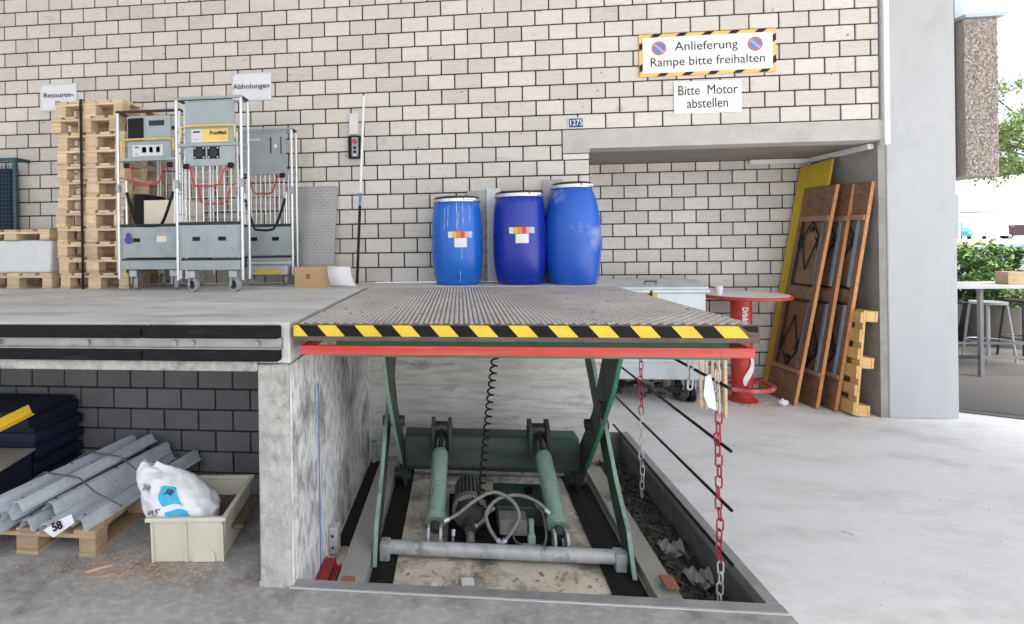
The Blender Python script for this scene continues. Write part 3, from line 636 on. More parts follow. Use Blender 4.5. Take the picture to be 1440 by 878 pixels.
sg = thing('motor_sign', 'plain white enamel sign asking drivers to stop the engine', 'sign', (2.315, WY-.01, 2.85))
m = MB(); m.box(2.016, 2.616, WY-.012, WY-.002, 2.842, 3.143); m.build('face', WHITE, sg, bev=.004)
text('Bitte  Motor', 'lettering', INK, sg, (2.315, WY-.0133, 3.015), .128, sx=.82)
text('abstellen', 'lettering', INK, sg, (2.315, WY-.0133, 2.892), .128, sx=.82)
sg = thing('number_plate', 'small blue enamel number plate above the lintel end', 'sign', (1.12, WY-.01, 2.745))
m = MB(); m.box(1.045, 1.195, WY-.009, WY-.002, 2.74, 2.845); m.build('rim', mat('enamel_pale', (.55, .60, .70), .3), sg, bev=.006)
m = MB(); m.box(1.056, 1.184, WY-.0108, WY-.0092, 2.751, 2.834); m.build('blue_field', NAVY, sg, bev=.0006)
text('1275', 'lettering', WHITE, sg, (1.12, WY-.0125, 2.768), .078, sx=.84)
def sheet(name, label, x0, x1, z0, z1, lines, mt=PAPER, sz=.062):
    t = thing(name, label, 'paper notice', ((x0+x1)/2, WY, z0)); m = MB(); n = 12; k = 8; P = []
    for j in range(k+1):
        for i in range(n+1):
            u = i/n; w = j/k
            P.append((x0+(x1-x0)*u, WY-.0065-.004*abs(sin(u*9+w*2))*(abs(w-.5)*1.6)-.012*max(0, abs(u-.5)-.42)*8*(1-w), z0+(z1-z0)*w+.006*sin(u*3)))
    m.add(P, [(j*(n+1)+i, j*(n+1)+i+1, (j+1)*(n+1)+i+1, (j+1)*(n+1)+i) for j in range(k) for i in range(n)])
    o = m.build('paper', mt, t, smooth=True, fix=False); sm = o.modifiers.new('s', 'SOLIDIFY'); sm.thickness = .0006
    for body, x, z, s in lines: text(body, 'lettering', INK, t, (x, WY-.0165, z), s, sx=1.12)
    return t
sheet('paper_notice', 'crumpled white paper notice reading Abholungen on brick wall', -2.29, -1.874, 3.128, 3.415, [('Abholungen', -2.08, 3.258, .072)])
sheet('paper_notice', 'crumpled white paper notice half hidden by the pallet stack', -4.405, -3.988, 3.11, 3.395, [('Retouren-', -4.19, 3.255, .074), ('Platz', -4.15, 3.165, .074)])
# ---- lift control on the wall
cb = thing('lift_control', 'black push-button control box with red button on brick wall', 'control box', (-1.02, WY, 2.51))
m = MB(); m.box(-1.082, -.958, WY-.06, WY-.002, 2.512, 2.732); m.build('housing', BLACKP, cb, bev=.006)
m = MB(); m.box(-1.045, -.978, WY-.068, WY-.0605, 2.525, 2.715); m.build('face_plate', TSTEEL, cb, bev=.003)
m = MB(); m.cyl((-1.012, WY-.069, 2.672), (-1.012, WY-.10, 2.672), .022, 18); m.build('stop_button', REDP, cb, smooth=True)
for z in (2.61, 2.57):
    m = MB(); m.cyl((-1.012, WY-.069, z), (-1.012, WY-.085, z), .014, 14); m.build('push_button', BLACKP, cb, smooth=True)
m = MB(); m.cyl((-1.012, WY-.069, 2.54), (-1.012, WY-.08, 2.54), .012, 14); m.build('push_button', WHITE, cb, smooth=True)
m = MB(); m.box(-1.075, -.985, WY-.035, WY-.002, 2.75, 2.962); one(m, 'wall_box', mat('pale_grey_plastic', (.66, .67, .66), .5, var=.03), 'slim pale grey box above the lift control', 'box', (-1.03, WY, 2.75), bev=.006)
m = MB(); m.box(-.80, -.71, WY-.0042, WY-.0022, 2.645, 2.70); one(m, 'wall_label', mat('label_grey', (.48, .48, .49), .7, var=.2, scale=60), 'faded small label beside the lift control', 'label', (-.75, WY, 2.65))
po = thing('long_pole', 'long white and black pole leaning on the wall by the control', 'pole', (-.955, 4.70, DZ))
a = Vector((-.955, 4.70, DZ+.012)); b = Vector((-.915, WY-.07, 3.115))
m = MB(); m.cyl(a.lerp(b, .47), b, .0125, 14); m.build('white_section', WHITE, po, smooth=True)
m = MB(); m.cyl(a.lerp(b, .40), a.lerp(b, .4699), .013, 14); m.build('blue_grip', SIGNB, po, smooth=True)
m = MB(); m.cyl(a, a.lerp(b, .3999), .0135, 14); m.build('black_section', BLACKP, po, smooth=True)
# ---- leaning plates
pl = thing('tread_plate', 'grey tread plate leaning on the wall behind the carton', 'steel plate', (-1.42, 4.95, DZ))
TP = mat('tread_plate_steel', (.36, .36, .36), .5, metal=.4, var=.15, scale=4, dirt=(.25, .25, .25), dscale=3, damt=.5, dth=.55)
def tilted(x0, x1, yb, z0, yt, z1, th):
    d = Vector((0, yt-yb, z1-z0)).normalized(); nrm = Vector((0, -d.z, d.y)); return d, nrm
d, nr_ = tilted(0, 0, 4.90, DZ, 5.0, 2.245, .006)
m = MB(); m.prism([(-1.72, 0), (-1.235, 0), (-1.20, .955), (-1.21, .965), (-1.72, .965)], (0, 4.90, DZ+.002), (1, 0, 0), d, -nr_*.006); m.build('sheet', TP, pl)
m = MB()
for i in range(17):
    for j in range(32):
        c = Vector((-1.70+.029*i, 4.90, DZ))+d*(.02+.0295*j)+nr_*.0015
        m.obox(c, (.026, .003, .006), Matrix((Vector((1, 0, 0)), -nr_, d)).transposed()@RY(rad(40 if (i+j) % 2 else -40)))
tag(m.build('tread_bars', mat('tread_bar_steel', (.52, .52, .52), .45, metal=.3, var=.1), pl), kind='stuff')
for x0, x1, zt, mt, lab in ((.08, .255, 2.165, CONC, 'narrow grey panel leaning behind the left drum'), (.265, .40, 2.185, GALV, 'narrow zinc panel leaning between the left and middle drums'), (.80, .99, 2.255, TP, 'grey tread panel leaning behind the tallest drum')):
    d, n_ = tilted(0, 0, 4.985, DZ, 5.005, zt, .01); m = MB(); m.prism([(x0, 0), (x1, 0), (x1, zt-DZ), (x0, zt-DZ)], (0, 4.985, DZ+.002), (1, 0, 0), d, -n_*.012)
    one(m, 'leaning_panel', mt, lab, 'panel', ((x0+x1)/2, 4.99, DZ))
# ---- drums
def drum(label, x, y, h, rw, rt, body, lab=None):
    t = thing('plastic_drum', label, 'drum', (x, y, DZ), 'blue drums on the dock')
    p = [(rw*.80, 0), (rw*.84, .008), (rw*.86, .03)]
    for i in range(1, 13):
        f = i/13; p.append((rw*(.86+.14*sin(pi*min(1, f*1.02)**.85)**.8) if f < .5 else (rt+.004)+(rw-rt-.004)*sin(pi*f)**.75, .03+f*(h-.085)))
    p += [(rt+.004, h-.055), (rt, h-.05)]
    m = MB(); m.lathe(p, (x, y, DZ+.001), 56); m.build('body', body, t, smooth=True)
    m = MB(); m.lathe([(rt-.004, h-.052), (rt+.017, h-.050), (rt+.019, h-.036), (rt+.017, h-.022), (rt-.004, h-.020)], (x, y, DZ), 56); m.build('clamp_ring', RING, t, smooth=True)
    m = MB(); m.lathe([(rt+.006, h-.0215), (rt+.008, h-.012), (rt-.004, h), (rt-.04, h+.001)], (x, y, DZ), 56); m.build('lid', LIDK, t, smooth=True)
    m = MB(); a = rad(-60); m.obox((x+(rt+.022)*cos(a), y+(rt+.022)*sin(a), DZ+h-.030), (.02, .12, .018), RZ(a)); m.build('ring_lever', RING, t, bev=.003)
    if lab:
        def patch(a0, a1, z0, z1, off, mt, nm):
            q = MB(); n = 10; P = []
            for k in range(n+1):
                a = a0+(a1-a0)*k/n
                for zz in (z0, z1): P.append((x+(rw+off)*cos(a), y+(rw+off)*sin(a), DZ+zz))
            q.add(P, [(2*k, 2*k+2, 2*k+3, 2*k+1) for k in range(n)]); return q.build(nm, mt, t, fix=False)
        c, z = lab; g = .0
        cols = [('label_white', (.75, .75, .75)), ('label_yellow', (.8, .5, .03)), ('label_orange', (.75, .25, .03)), ('label_red', (.65, .06, .03)), ('label_pink', (.7, .35, .3)), ('label_sky', (.4, .6, .8))]
        for k, (nm, cl) in enumerate(cols):
            a0 = c-.46+k*.1567; patch(a0, a0+.1567, z, z+.055, .0022, mat(nm, cl, .5, var=.03), 'hazard_label')
        patch(c-.22, c+.25, z-.085, z-.004, .0028, WHITE, 'shipping_label')
    for (a, z0, z1) in o_streaks if label.startswith('left') else []:
        q = MB(); P = []
        for i in range(9):
            z = z0+(z1-z0)*i/8; f = (z-.03)/(h-.085); rr_ = (rw*(.86+.14*sin(pi*min(1, f*1.02)**.85)**.8) if f < .5 else (rt+.004)+(rw-rt-.004)*sin(pi*f)**.75)+.0025; w = .008*(.5+.5*sin(i*1.3))+.003
            for s_ in (-1, 1): P.append((x+rr_*cos(a+s_*w), y+rr_*sin(a+s_*w), DZ+z))
        q.add(P, [(2*i, 2*i+1, 2*i+3, 2*i+2) for i in range(8)]); q.build('dried_drip', mat('drip_white', (.60, .66, .74), .6), t, fix=False)
    return t
o_streaks = [(rad(-118), .50, .70), (rad(-110), .52, .72), (rad(-90), .50, .745), (rad(-87), .40, .66), (rad(-76), .55, .74), (rad(-83), .03, .13), (rad(-80), .24, .33), (rad(-60), .58, .72)]
drum('left light blue drum with label and white streaks on the dock', -.022, 4.785, .80, .236, .205, BLUE, (rad(-83), .425))
drum('middle dark blue drum with hazard label on the dock', .55, 4.785, .835, .240, .208, BLUED, (rad(-92), .455))
drum('tallest scuffed blue drum without label next to the recess', 1.02, 4.77, .905, .246, .168, BLUEW)
# ---- pallets
def pallet(label, x, y, z, w, d, mt, group=None, rz=0, ndeck=5, h=.144, cat='pallet', name='wooden_pallet'):
    t = thing(name, label, cat, (0, 0, 0), group); bt = .022; jit = lambda: random.uniform(-.004, .004)
    for i in range(3):
        bx = (-w/2+.05, 0, w/2-.05)[i]; bw = (.10, .13, .10)[i]
        m = MB(); m.box(bx-bw/2, bx+bw/2, -d/2, d/2, 0, bt, .002); m.build('bottom_board', mt, t)
        for yy in (-d/2+.05, 0, d/2-.05):
            m = MB(); m.box(bx-bw/2+.002+jit()*.3, bx+bw/2-.002, yy-.048, yy+.048, bt+.0005, h-2*bt-.0005, .003); m.build('block', mt, t)
    for yy in (-d/2+.05, 0, d/2-.05):
        m = MB(); m.box(-w/2, w/2, yy-.05, yy+.05, h-2*bt, h-bt-.0005, .002); m.build('stringer_board', mt, t)
    for i in range(ndeck):
        bw = w/ndeck*.78; bx = -w/2+bw/2+(w-bw)*i/(ndeck-1); m = MB(); m.box(bx-bw/2, bx+bw/2, -d/2+jit(), d/2+jit(), h-bt, h, .002); m.build('deck_board', mt, t)
    t.location = (x, y, z); t.rotation_euler.z = rz; POS[t.name] = Vector((x, y, z)); return t
ords = ['lowest', 'second lowest', 'third lowest', 'fourth lowest', 'fifth lowest', 'sixth lowest', 'seventh lowest', 'eighth lowest', 'ninth lowest', 'third highest', 'second highest', 'topmost']
base = None
for i in range(12):
    lab = 'pale wooden pallet, %s of the tall strapped stack' % ords[i]
    x = -3.37+random.uniform(-.018, .018)-(.05 if i == 10 else 0); y = 4.70+random.uniform(-.012, .012); rz = random.uniform(-.012, .012)-.02
    if base is None: base = pallet(lab, x, y, DZ+.001, .68, .58, WOODP, 'pallets in the tall stack'); base.rotation_euler.z = rz
    else:
        t = copytree(base); t['label'] = lab; t.location = (x, y, DZ+.001+.1445*i); t.rotation_euler.z = rz
m = MB(); x = -3.44; m.box(x-.012, x+.012, 4.375, 4.38, DZ+.002, DZ+12*.1445+.008); m.box(x-.012, x+.012, 4.38, 5.0, DZ+12*.1445+.003, DZ+12*.1445+.008)
one(m, 'black_strap', BLACKP, 'black strap tied round the tall pallet stack', 'strap', (x, 4.38, DZ))
# wrapped goods
lo = pallet('low wooden pallet under the film-wrapped white goods', -4.22, 4.74, DZ+.001, .80, .56, WOODP, 'pallets with the wrapped goods')
up = pallet('wooden pallet lying on top of the film-wrapped white goods', -4.24, 4.74, DZ+.146+.315, .80, .56, WOODP, 'pallets with the wrapped goods', h=.10)
m = MB(); n = 10; z0, z1 = DZ+.1465, DZ+.459
pr = [(-4.61, 4.49), (-4.1, 4.485), (-3.99, 4.475), (-3.86, 4.49), (-3.845, 4.72), (-3.86, 4.98), (-4.61, 4.99)]
m.prism(pr, (0, 0, z0), (1, 0, 0), (0, 1, 0), (.012, .01, z1-z0)); one(m, 'wrapped_goods', FILM, 'white film-wrapped goods between two pallets', 'wrapped load', (-4.2, 4.7, z0), bev=.02)
cg = thing('mesh_cage', 'dark blue wire mesh cage standing behind the wrapped goods', 'mesh cage', (-4.85, 4.87, DZ))
m = MB(); m.box(-4.56, -4.53, 4.84, 4.87, DZ, 2.60); m.build('post', CAGE, cg); m = MB(); m.box(-5.4, -4.5605, 4.84, 4.87, 2.57, 2.60); m.build('top_rail', CAGE, cg)
m = MB(); m.box(-4.56, -4.53, 4.8702, 5.02, 2.57, 2.60); m.build('side_rail', CAGE, cg)
for i in range(22):
    x = -5.38+.038*i; m = MB(); m.cyl((x, 4.855, DZ+.02), (x, 4.855, 2.57), .0025, 5); m.build('upright_wire', CAGE, cg)
for i in range(30):
    z = DZ+.05+.042*i; m = MB(); m.cyl((-5.4, 4.85, z), (-4.56, 4.85, z), .0025, 5); m.build('cross_wire', CAGE, cg)
m = MB(); m.box(-5.3, -4.65, 4.90, 5.0, DZ+.01, 2.5); one(m, 'dark_boards', DKBLUE, 'dark boards stacked inside the blue mesh cage', 'boards', (-5, 4.95, DZ))
# ---- roll trolleys
def trolley(label, x0, x1, yf, dep, h, o):
    xc = (x0+x1)/2; w = x1-x0; t = thing('roll_trolley', label, 'trolley', (xc, yf+dep/2, DZ), 'roll trolleys on the dock'); B = DZ; r = .013
    def bar(nm, p, q, rad_=r, mt=CHROME, n=10): k = MB(); k.cyl(p, q, rad_, n); return k.build(nm, mt, t, smooth=True)
    for x in (x0+r, x1-r):
        for y in (yf+r, yf+dep-r): bar('corner_post', (x, y, B+.10), (x, y, B+h))
    for y in (yf+r, yf+dep-r):
        m = MB(); m.box(x0+.0, x1, y-.012, y+.012, B+h, B+h+.022); m.build('top_rail', DARKM if o['k'] == 'L' else TSTEEL, t, bev=.004)
    for x in (x0+r, x1-r):
        m = MB(); m.box(x-.01, x+.01, yf+.028, yf+dep-.028, B+h+.002, B+h+.02); m.build('top_side_rail', DARKM, t)
    y = yf+.006
    m = MB(); m.box(x0+.028, x1-.028, y, y+.016, B+.285, B+.555); g = m.build('lower_gate', TSTEEL, t, bev=.004)
    for xa in (x0+.04, x1-.046):
        k = MB(); k.box(xa, xa+.006, y-.006, y-.0002, B+.29, B+.54); k.build('gate_rib', TSTEEL, g)
    m = MB(); m.box(x0+.026, x1-.026, y-.004, y+.02, B+.5555, B+.58); m.build('gate_top_rail', DARKM, t, bev=.004)
    m = MB(); m.box(x0+.03, x1-.03, y-.002, y+.018, B+.182, B+.262); m.build('base_band', TSTEEL, t, bev=.004)
    m = MB(); m.box(x0+.027, x1-.027, yf+.024, yf+dep-.03, B+.20, B+.275); m.build('base_tray', DARKM, t)
    for sx in (-1, 1):                                  # holes and stickers on the gate
        cx = xc+sx*w*.19
        m = MB(); m.box(cx-.045, cx+.045, y-.003, y-.0004, B+.42, B+.475); hp = m.build('slot_frame', CREAMB if (o['k'] == 'L' and sx > 0) else TSTEEL, g, bev=.001)
        if not (o['k'] == 'L' and sx > 0):
            m = MB(); m.box(cx-.035, cx+.03, y-.0045, y-.0032, B+.423, B+.457); m.build('slot', BLACKP, hp)
    for xx in (x0+.11, x1-.11):
        for yy in ((yf+.09, yf+dep-.1) if dep > .3 else (yf+.07,)):
            q = MB(); q.box(xx-.035, xx+.035, yy-.04, yy+.05, B+.115, B+.178); ho = q.build('caster_fork', STEEL, t, bev=.006)
            for xo in (-.03, .02): q = MB(); q.box(xx+xo, xx+xo+.01, yy-.02, yy+.05, B+.05, B+.1148); q.build('fork_cheek', STEEL, ho)
            q = MB(); a = o.get('ca', 0); q.cyl((xx-.017*cos(a), yy-.017*sin(a)+.01, B+.057), (xx+.017*cos(a), yy+.017*sin(a)+.01, B+.057), .056, 26); wh = q.build('wheel', mat('caster_tyre', (.36, .36, .36), .7), t, smooth=True)
            q = MB(); q.cyl((xx-.0185*cos(a), yy-.0185*sin(a)+.01, B+.057), (xx+.0185*cos(a), yy+.0185*sin(a)+.01, B+.057), .036, 20); q.build('hub', DARKM, wh, smooth=True)
    # rear grille and side wires
    zt = B+o['bars']; n = o['nb']
    for i in range(n):
        x = x0+.05+(w-.10)*i/(n-1); bar('grille_bar', (x, yf+.03 if o['k'] != 'L' else yf+dep-.03, B+.55), (x, yf+.03 if o['k'] != 'L' else yf+dep-.03, zt), .0052, CHROME, 8)
    for i in range(8):
        z = B+.62+(zt-B-.66)*i/7; bar('cross_wire', (x0+.02, yf+dep-.045, z), (x1-.02, yf+dep-.045, z), .003, CHROME, 6)
    for sx in (x0+r, x1-r):
        for i in range(5):
            z = B+.65+.17*i; bar('side_bar', (sx, yf+.03, z), (sx, yf+dep-.03, z), .005, STEEL, 6)
        z = B+o['mid']; bar('side_bar', (sx, yf+.03, z), (sx, yf+dep-.03, z), .008, STEEL, 8)
        m = MB(); m.box(sx-.017, sx+.017, yf-.004, yf+.03, B+.86, B+.93); m.build('post_clamp', TSTEEL, t, bev=.004)
    m = MB(); m.box(x0+.028, x1-.028, y-.002, y+.018, B+o['mid']-.012, B+o['mid']+.014); m.build('middle_rail', TSTEEL, t, bev=.003)
    # head panel
    a, b, c, d = o['panel']; m = MB(); m.box(x0+a, x0+b, yf+.02, yf+.034, B+c, B+d); hp = m.build('head_panel', TSTEEL, t, bev=.004)
    yy = yf+.019
    for (a, b, c, d, mt, nm) in o['plates']:
        m = MB(); m.box(x0+a, x0+b, yy-.004, yy, B+c, B+d); m.build(nm, mt, hp, bev=.001)
    for (s, a, z, size, sx) in o.get('txt', []): text(s, 'lettering', INK, hp, (x0+a, yy-.0055, B+z), size, sx=sx, align='LEFT', bold=.001)
    if o.get('spk'):
        for a in (.155, .275):
            z = B+o['mid']-.065; k = MB(); k.box(x0+a, x0+a+.105, yy-.003, yy+.015, z-.05, z+.05); q = k.build('black_vent', BLACKP, t, bev=.003)
            k = MB(); k.cyl((x0+a+.052, yy-.0032, z), (x0+a+.052, yy-.006, z), .036, 20); k.build('vent_ring', DARKM, q)
            for dx in (.015, .09):
                for dz in (-.038, .038): k = MB(); k.cyl((x0+a+dx, yy-.0032, z+dz), (x0+a+dx, yy-.007, z+dz), .006, 8); k.build('screw', WHITE, q)
    if o.get('yb'):
        z = B+o['yb']; q = MB(); q.tube(spline([(x0+.06, yf-.005, z-.10), (x0+.06, yf-.005, z-.03), (x0+.085, yf-.005, z), (xc, yf-.005, z+.004), (x1-.085, yf-.005, z), (x1-.06, yf-.005, z-.03), (x1-.06, yf-.005, z-.10)]), .009, 8); q.build('yellow_handle', mat('handle_yellow', (.68, .52, .13), .5), t, smooth=True)
    for zz, yo in o['red']:
        z = B+zz; q = MB(); q.tube(spline([(x0+.07, yf+yo, z+.005), (x0+.13, yf+yo, z), (x0+.155, yf+yo-.02, z-.05), (x0+.19, yf+yo-.03, z-.155), (xc, yf+yo-.03, z-.165), (x1-.19, yf+yo-.03, z-.155), (x1-.155, yf+yo-.02, z-.05), (x1-.13, yf+yo, z), (x1-.07, yf+yo, z+.005)], 5), .0075, 7); rs = q.build('red_handle', REDP, t, smooth=True)
        if yo < .03:
            for xx in (x0+.1, x1-.1): k = MB(); k.box(xx-.022, xx+.022, yf-.012, yf+.018, z-.018, z+.025); k.build('handle_mount', BLACKP, rs, bev=.005)
    if o.get('elastic'):
        z = B+o['elastic']; q = MB(); q.tube(spline([(x0+.085, yf+.02, z), (x0+.10, yf+.018, z-.06), (x0+.17, yf+.014, z-.27), (x0+.22, yf+.012, z-.295), (x1-.22, yf+.012, z-.295), (x1-.17, yf+.014, z-.25), (x1-.10, yf+.018, z-.06), (x1-.085, yf+.02, z)], 5), .0125, 8); q.build('elastic_cord', BLACKP, t, smooth=True)
        for xx in (x0+.075, x1-.075): bar('inner_post', (xx, yf+.03, B+.58), (xx, yf+.03, B+o['mid']-.18), .011)
    if o.get('tail'):
        m = MB(); m.box(x0+.14, x1-.05, yf-.03, yf+.05, B+.10, B+.19); q = m.build('tow_bar', STEEL, t, bev=.012)
        m = MB(); m.box(x0+.20, x1-.10, yf-.0335, yf-.0305, B+.115, B+.15); m.build('yellow_strip', YEL, q)
        m = MB(); m.box(x0+.03, x1-.02, yf-.012, yf+.001, B+.205, B+.225); m.build('drop_bar', CHROME, t, bev=.003)
    return t
LBL = mat('label_silver', (.60, .61, .62), .5)
trolley('left roll trolley with black square on its head panel, by the pallet stack', -2.992, -2.395, 4.22, .62, 1.555,
        dict(k='L', bars=1.5, nb=9, mid=1.145, panel=(.095, .50, 1.16, 1.53), yb=1.315, red=[(1.09, .0)], elastic=.86, ca=.5,
             plates=[(.105, .25, 1.31, 1.51, BLACKP, 'black_square'), (.30, .44, 1.44, 1.485, DARKM, 'slot'), (.145, .43, 1.175, 1.272, LBL, 'label_strip'), (.235, .275, 1.205, 1.255, WHITE, 'pictogram'), (.30, .335, 1.205, 1.255, WHITE, 'pictogram'), (.365, .40, 1.205, 1.255, WHITE, 'pictogram'), (.165, .205, 1.245, 1.258, DARKM, 'print_line'), (.165, .2, 1.19, 1.197, DARKM, 'print_line')]))
trolley('tall middle roll trolley with yellow label and two black vents', -2.335, -1.752, 4.02, .16, 1.59,
        dict(k='M', bars=1.06, nb=9, mid=1.215, panel=(.085, .51, 1.04, 1.575), yb=1.365, red=[(1.035, .0), (.90, .12)], spk=1, ca=1.15,
             plates=[(.14, .235, 1.235, 1.345, LBL, 'label_strip'), (.2355, .46, 1.235, 1.345, mat('label_post_yellow', (.74, .55, .16), .5), 'yellow_label'), (.155, .215, 1.315, 1.33, DARKM, 'print_line'), (.16, .2, 1.255, 1.262, DARKM, 'print_line'), (.38, .44, 1.262, 1.267, DARKM, 'print_line')],
             txt=[('PostMail', .30, 1.297, .042, 1.0)]))
trolley('right roll trolley with plain grey head panel and yellow tow strip', -2.10, -1.545, 4.66, .16, 1.46,
        dict(k='R', bars=1.06, nb=11, mid=1.06, panel=(.06, .485, 1.06, 1.44), red=[(1.03, .0)], elastic=.82, ca=.4, tail=1,
             plates=[(.335, .347, 1.25, 1.40, DARKM, 'slot'), (.435, .445, 1.24, 1.40, DARKM, 'slot'), (.12, .24, 1.37, 1.39, LBL, 'print_line'), (.375, .40, 1.30, 1.33, WHITE, 'bolt_cap')]))
k = MB(); k.box(-2.83, -2.45, 4.36, 4.72, DZ+.28, DZ+.80); one(k, 'pale_carton', CREAMB, 'pale carton standing inside the left roll trolley', 'carton', (-2.6, 4.5, DZ+.28), bev=.006)
k = MB(); k.box(-2.94, -2.835, 4.38, 4.7, DZ+.28, DZ+.86); one(k, 'black_case', BLACKP, 'black case standing beside the pale carton in the left trolley', 'case', (-2.9, 4.5, DZ+.28), bev=.006)
q = MB(); q.cyl((-2.88, 4.205, DZ+.44), (-2.88, 4.2095, DZ+.44), .032, 20); q.cyl((-2.88, 4.205, DZ+.485), (-2.88, 4.2095, DZ+.485), .02, 16)
one(q, 'purple_sticker', mat('purple_print', (.10, .035, .32), .5), 'purple sticker on the gate of the left roll trolley', 'sticker', (-2.88, 4.206, DZ+.44))
# ---- carton with paper
cx = thing('small_carton', 'brown cardboard carton on the dock by the lift', 'carton', (-1.27, 4.56, DZ))
m = MB(); m.box(-1.475, -1.10, 4.46, 4.68, DZ+.001, DZ+.182); m.build('box', CARD, cx, bev=.003)
m = MB(); m.box(-1.475, -1.10, 4.567, 4.573, DZ+.1822, DZ+.1828); m.build('flap_seam', mat('card_dark', (.25, .15, .07), .9), cx)
m = MB(); m.box(-1.37, -1.33, 4.4585, 4.4598, DZ+.075, DZ+.12); m.build('print', mat('card_print', (.27, .16, .08), .9, var=.3, scale=60), cx)
m = MB(); P = []
for j in range(9):
    f = j/8; z = DZ+.188-.178*f+.0; y = 4.44-.02*sin(f*3); sh = .055*f*f
    P += [(-1.165+sh*.6, y, z), (-.955+sh, y-.012, z-.006)]
m.add(P, [(2*j, 2*j+1, 2*j+3, 2*j+2) for j in range(8)]); o = one(m, 'paper_sheet', WHITE, 'loose white paper sheet hanging over the carton', 'paper', (-1.06, 4.44, DZ), fix=False, smooth=True); o.modifiers.new('s', 'SOLIDIFY').thickness = .0007

# ================================================================ IN THE RECESS
ct = thing('waste_container', 'large galvanised waste container with hinged lid in the recess', 'container', (1.9, 5.7, 0))
m = MB(); m.prism([(5.44, .24), (5.94, .24), (5.97, 1.13), (5.39, 1.13)], (1.36, 0, 0), (0, 1, 0), (0, 0, 1), (1.09, 0, 0)); m.build('body', GALV, ct, bev=.012)
for z in (.42, .80):
    k = MB(); y = 5.44-.05*(z-.24)/.89; k.box(1.38, 2.43, y-.012, y+.001, z, z+.03); k.build('pressed_rib', GALV, ct, bev=.006)
m = MB(); m.box(1.33, 2.48, 5.362, 5.985, 1.1305, 1.165); m.build('rim', GALV, ct, bev=.01)
m = MB(); n = 10; P = []
prof = [(5.37, 1.1655), (5.375, 1.19), (5.46, 1.215), (5.62, 1.245), (5.80, 1.25), (5.98, 1.235), (5.985, 1.1655)]
m.prism(prof, (1.34, 0, 0), (0, 1, 0), (0, 0, 1), (1.13, 0, 0)); ld = m.build('lid', GALV, ct, bev=.01)
m = MB(); m.tube([(1.88, 5.46, 1.21), (1.88, 5.44, 1.245), (1.99, 5.44, 1.245), (1.99, 5.46, 1.21)], .008, 8); m.build('lid_handle', DARKM, ld, smooth=True)
m = MB(); m.box(1.84, 1.98, 5.386, 5.391, 1.08, 1.128); m.build('sticker', YEL, ct)
m = MB(); m.box(1.90, 1.925, 5.36, 5.3858, 1.07, 1.16); m.build('latch', DARKM, ct, bev=.003)
m = MB(); m.box(2.18, 2.36, 5.398, 5.4005, 1.03, 1.05); m.box(2.21, 2.33, 5.4, 5.4025, .98, 1.0); m.build('stencil_mark', mat('stencil_blue', (.35, .48, .60), .6), ct)
for x in (1.47, 2.34):
    for y in (5.52, 5.86):
        m = MB(); m.cyl((x-.025, y, .085), (x+.025, y, .085), .085, 22); wl_ = m.build('wheel', BLACKP, ct, smooth=True)
        m = MB(); m.box(x-.04, x-.028, y-.04, y+.04, .07, .2395); m.box(x+.028, x+.04, y-.04, y+.04, .07, .2395); m.build('wheel_fork', STEEL, ct)
m = MB()
for i in range(46):
    a = random.uniform(0, 6.28); s = random.uniform(.03, .11); m.obox((random.uniform(1.45, 2.4), random.uniform(5.45, 5.85), random.uniform(.02, .13)), (s, s*random.uniform(.3, .9), s*random.uniform(.1, .6)), RZ(a)@RX(random.uniform(-.5, .5)))
tag(m.build('dark_scraps', mat('dark_scrap', (.05, .048, .046), .8, rand=.5), None), 'dark scraps and rags under the waste container', 'scraps', kind='stuff')
# red bar table
tb = thing('bar_table', 'round red bar table with white script on its column', 'table', (2.91, 5.60, 0))
TX, TY = 2.925, 5.60
m = MB(); m.lathe([(.36, 1.06), (.40, 1.062), (.408, 1.070), (.408, 1.085), (.40, 1.093), (.38, 1.094)], (TX, TY, 0), 64); tp_ = m.build('table_top', REDP, tb, smooth=True)
m = MB(); m.cyl((TX, TY, 1.0942), (TX, TY, 1.096), .385, 64); m.build('white_surface', WHITE, tp_)
m = MB(); m.cyl((TX-.04, TY, .03), (TX-.04, TY, 1.0595), .096, 40); cl_ = m.build('column', REDP, tb, smooth=True)
m = MB(); m.lathe([(.14, 0), (.14, .012), (.11, .03)], (TX-.04, TY, 0), 40); m.build('foot_plate', REDP, tb, smooth=True)
P = [(TX-.04+.27*cos(2*pi*i/48), TY+.27*sin(2*pi*i/48), .165) for i in range(48)]
m = MB(); m.tube(P, .022, 10, True); m.build('foot_ring', mat('ring_red', (.55, .06, .07), .5, dirt=(.62, .35, .36), dscale=6, damt=.6, dth=.5), tb, smooth=True)
for a in (.4, 2.5, 4.6):
    m = MB(); m.cyl((TX-.04+.1*cos(a), TY+.1*sin(a), .165), (TX-.04+.25*cos(a), TY+.25*sin(a), .165), .014, 8); m.build('ring_spoke', REDP, tb, smooth=True)
def wrapcol(o, cxx, cyy, r):
    for v in o.data.vertices:
        p = v.co+POS[tb.name]; a = (p.x-cxx)/r; rr_ = r+(cyy-r-p.y)+.0012; v.co = Vector((cxx+rr_*sin(a), cyy-rr_*cos(a), p.z))-POS[tb.name]
t_ = text('Drink', 'lettering', WHITE, cl_, (TX-.075, TY-.1085, .90), .062, U=(0, 0, -1), V=(1, 0, 0), bold=.002); wrapcol(t_, TX-.04, TY, .096)
m = MB(); n = 22; P = []
for i in range(n+1):
    f = i/n; z = .52-.36*f; x = TX-.035+.045*sin(f*5.2)+.02*f; w = .006+.024*sin(pi*f)
    P += [(x-w, TY-.1085, z), (x+w, TY-.1085, z-.01)]
m.add(P, [(2*i, 2*i+1, 2*i+3, 2*i+2) for i in range(n)]); o = m.build('white_swash', WHITE, cl_, fix=False); wrapcol(o, TX-.04, TY, .096)
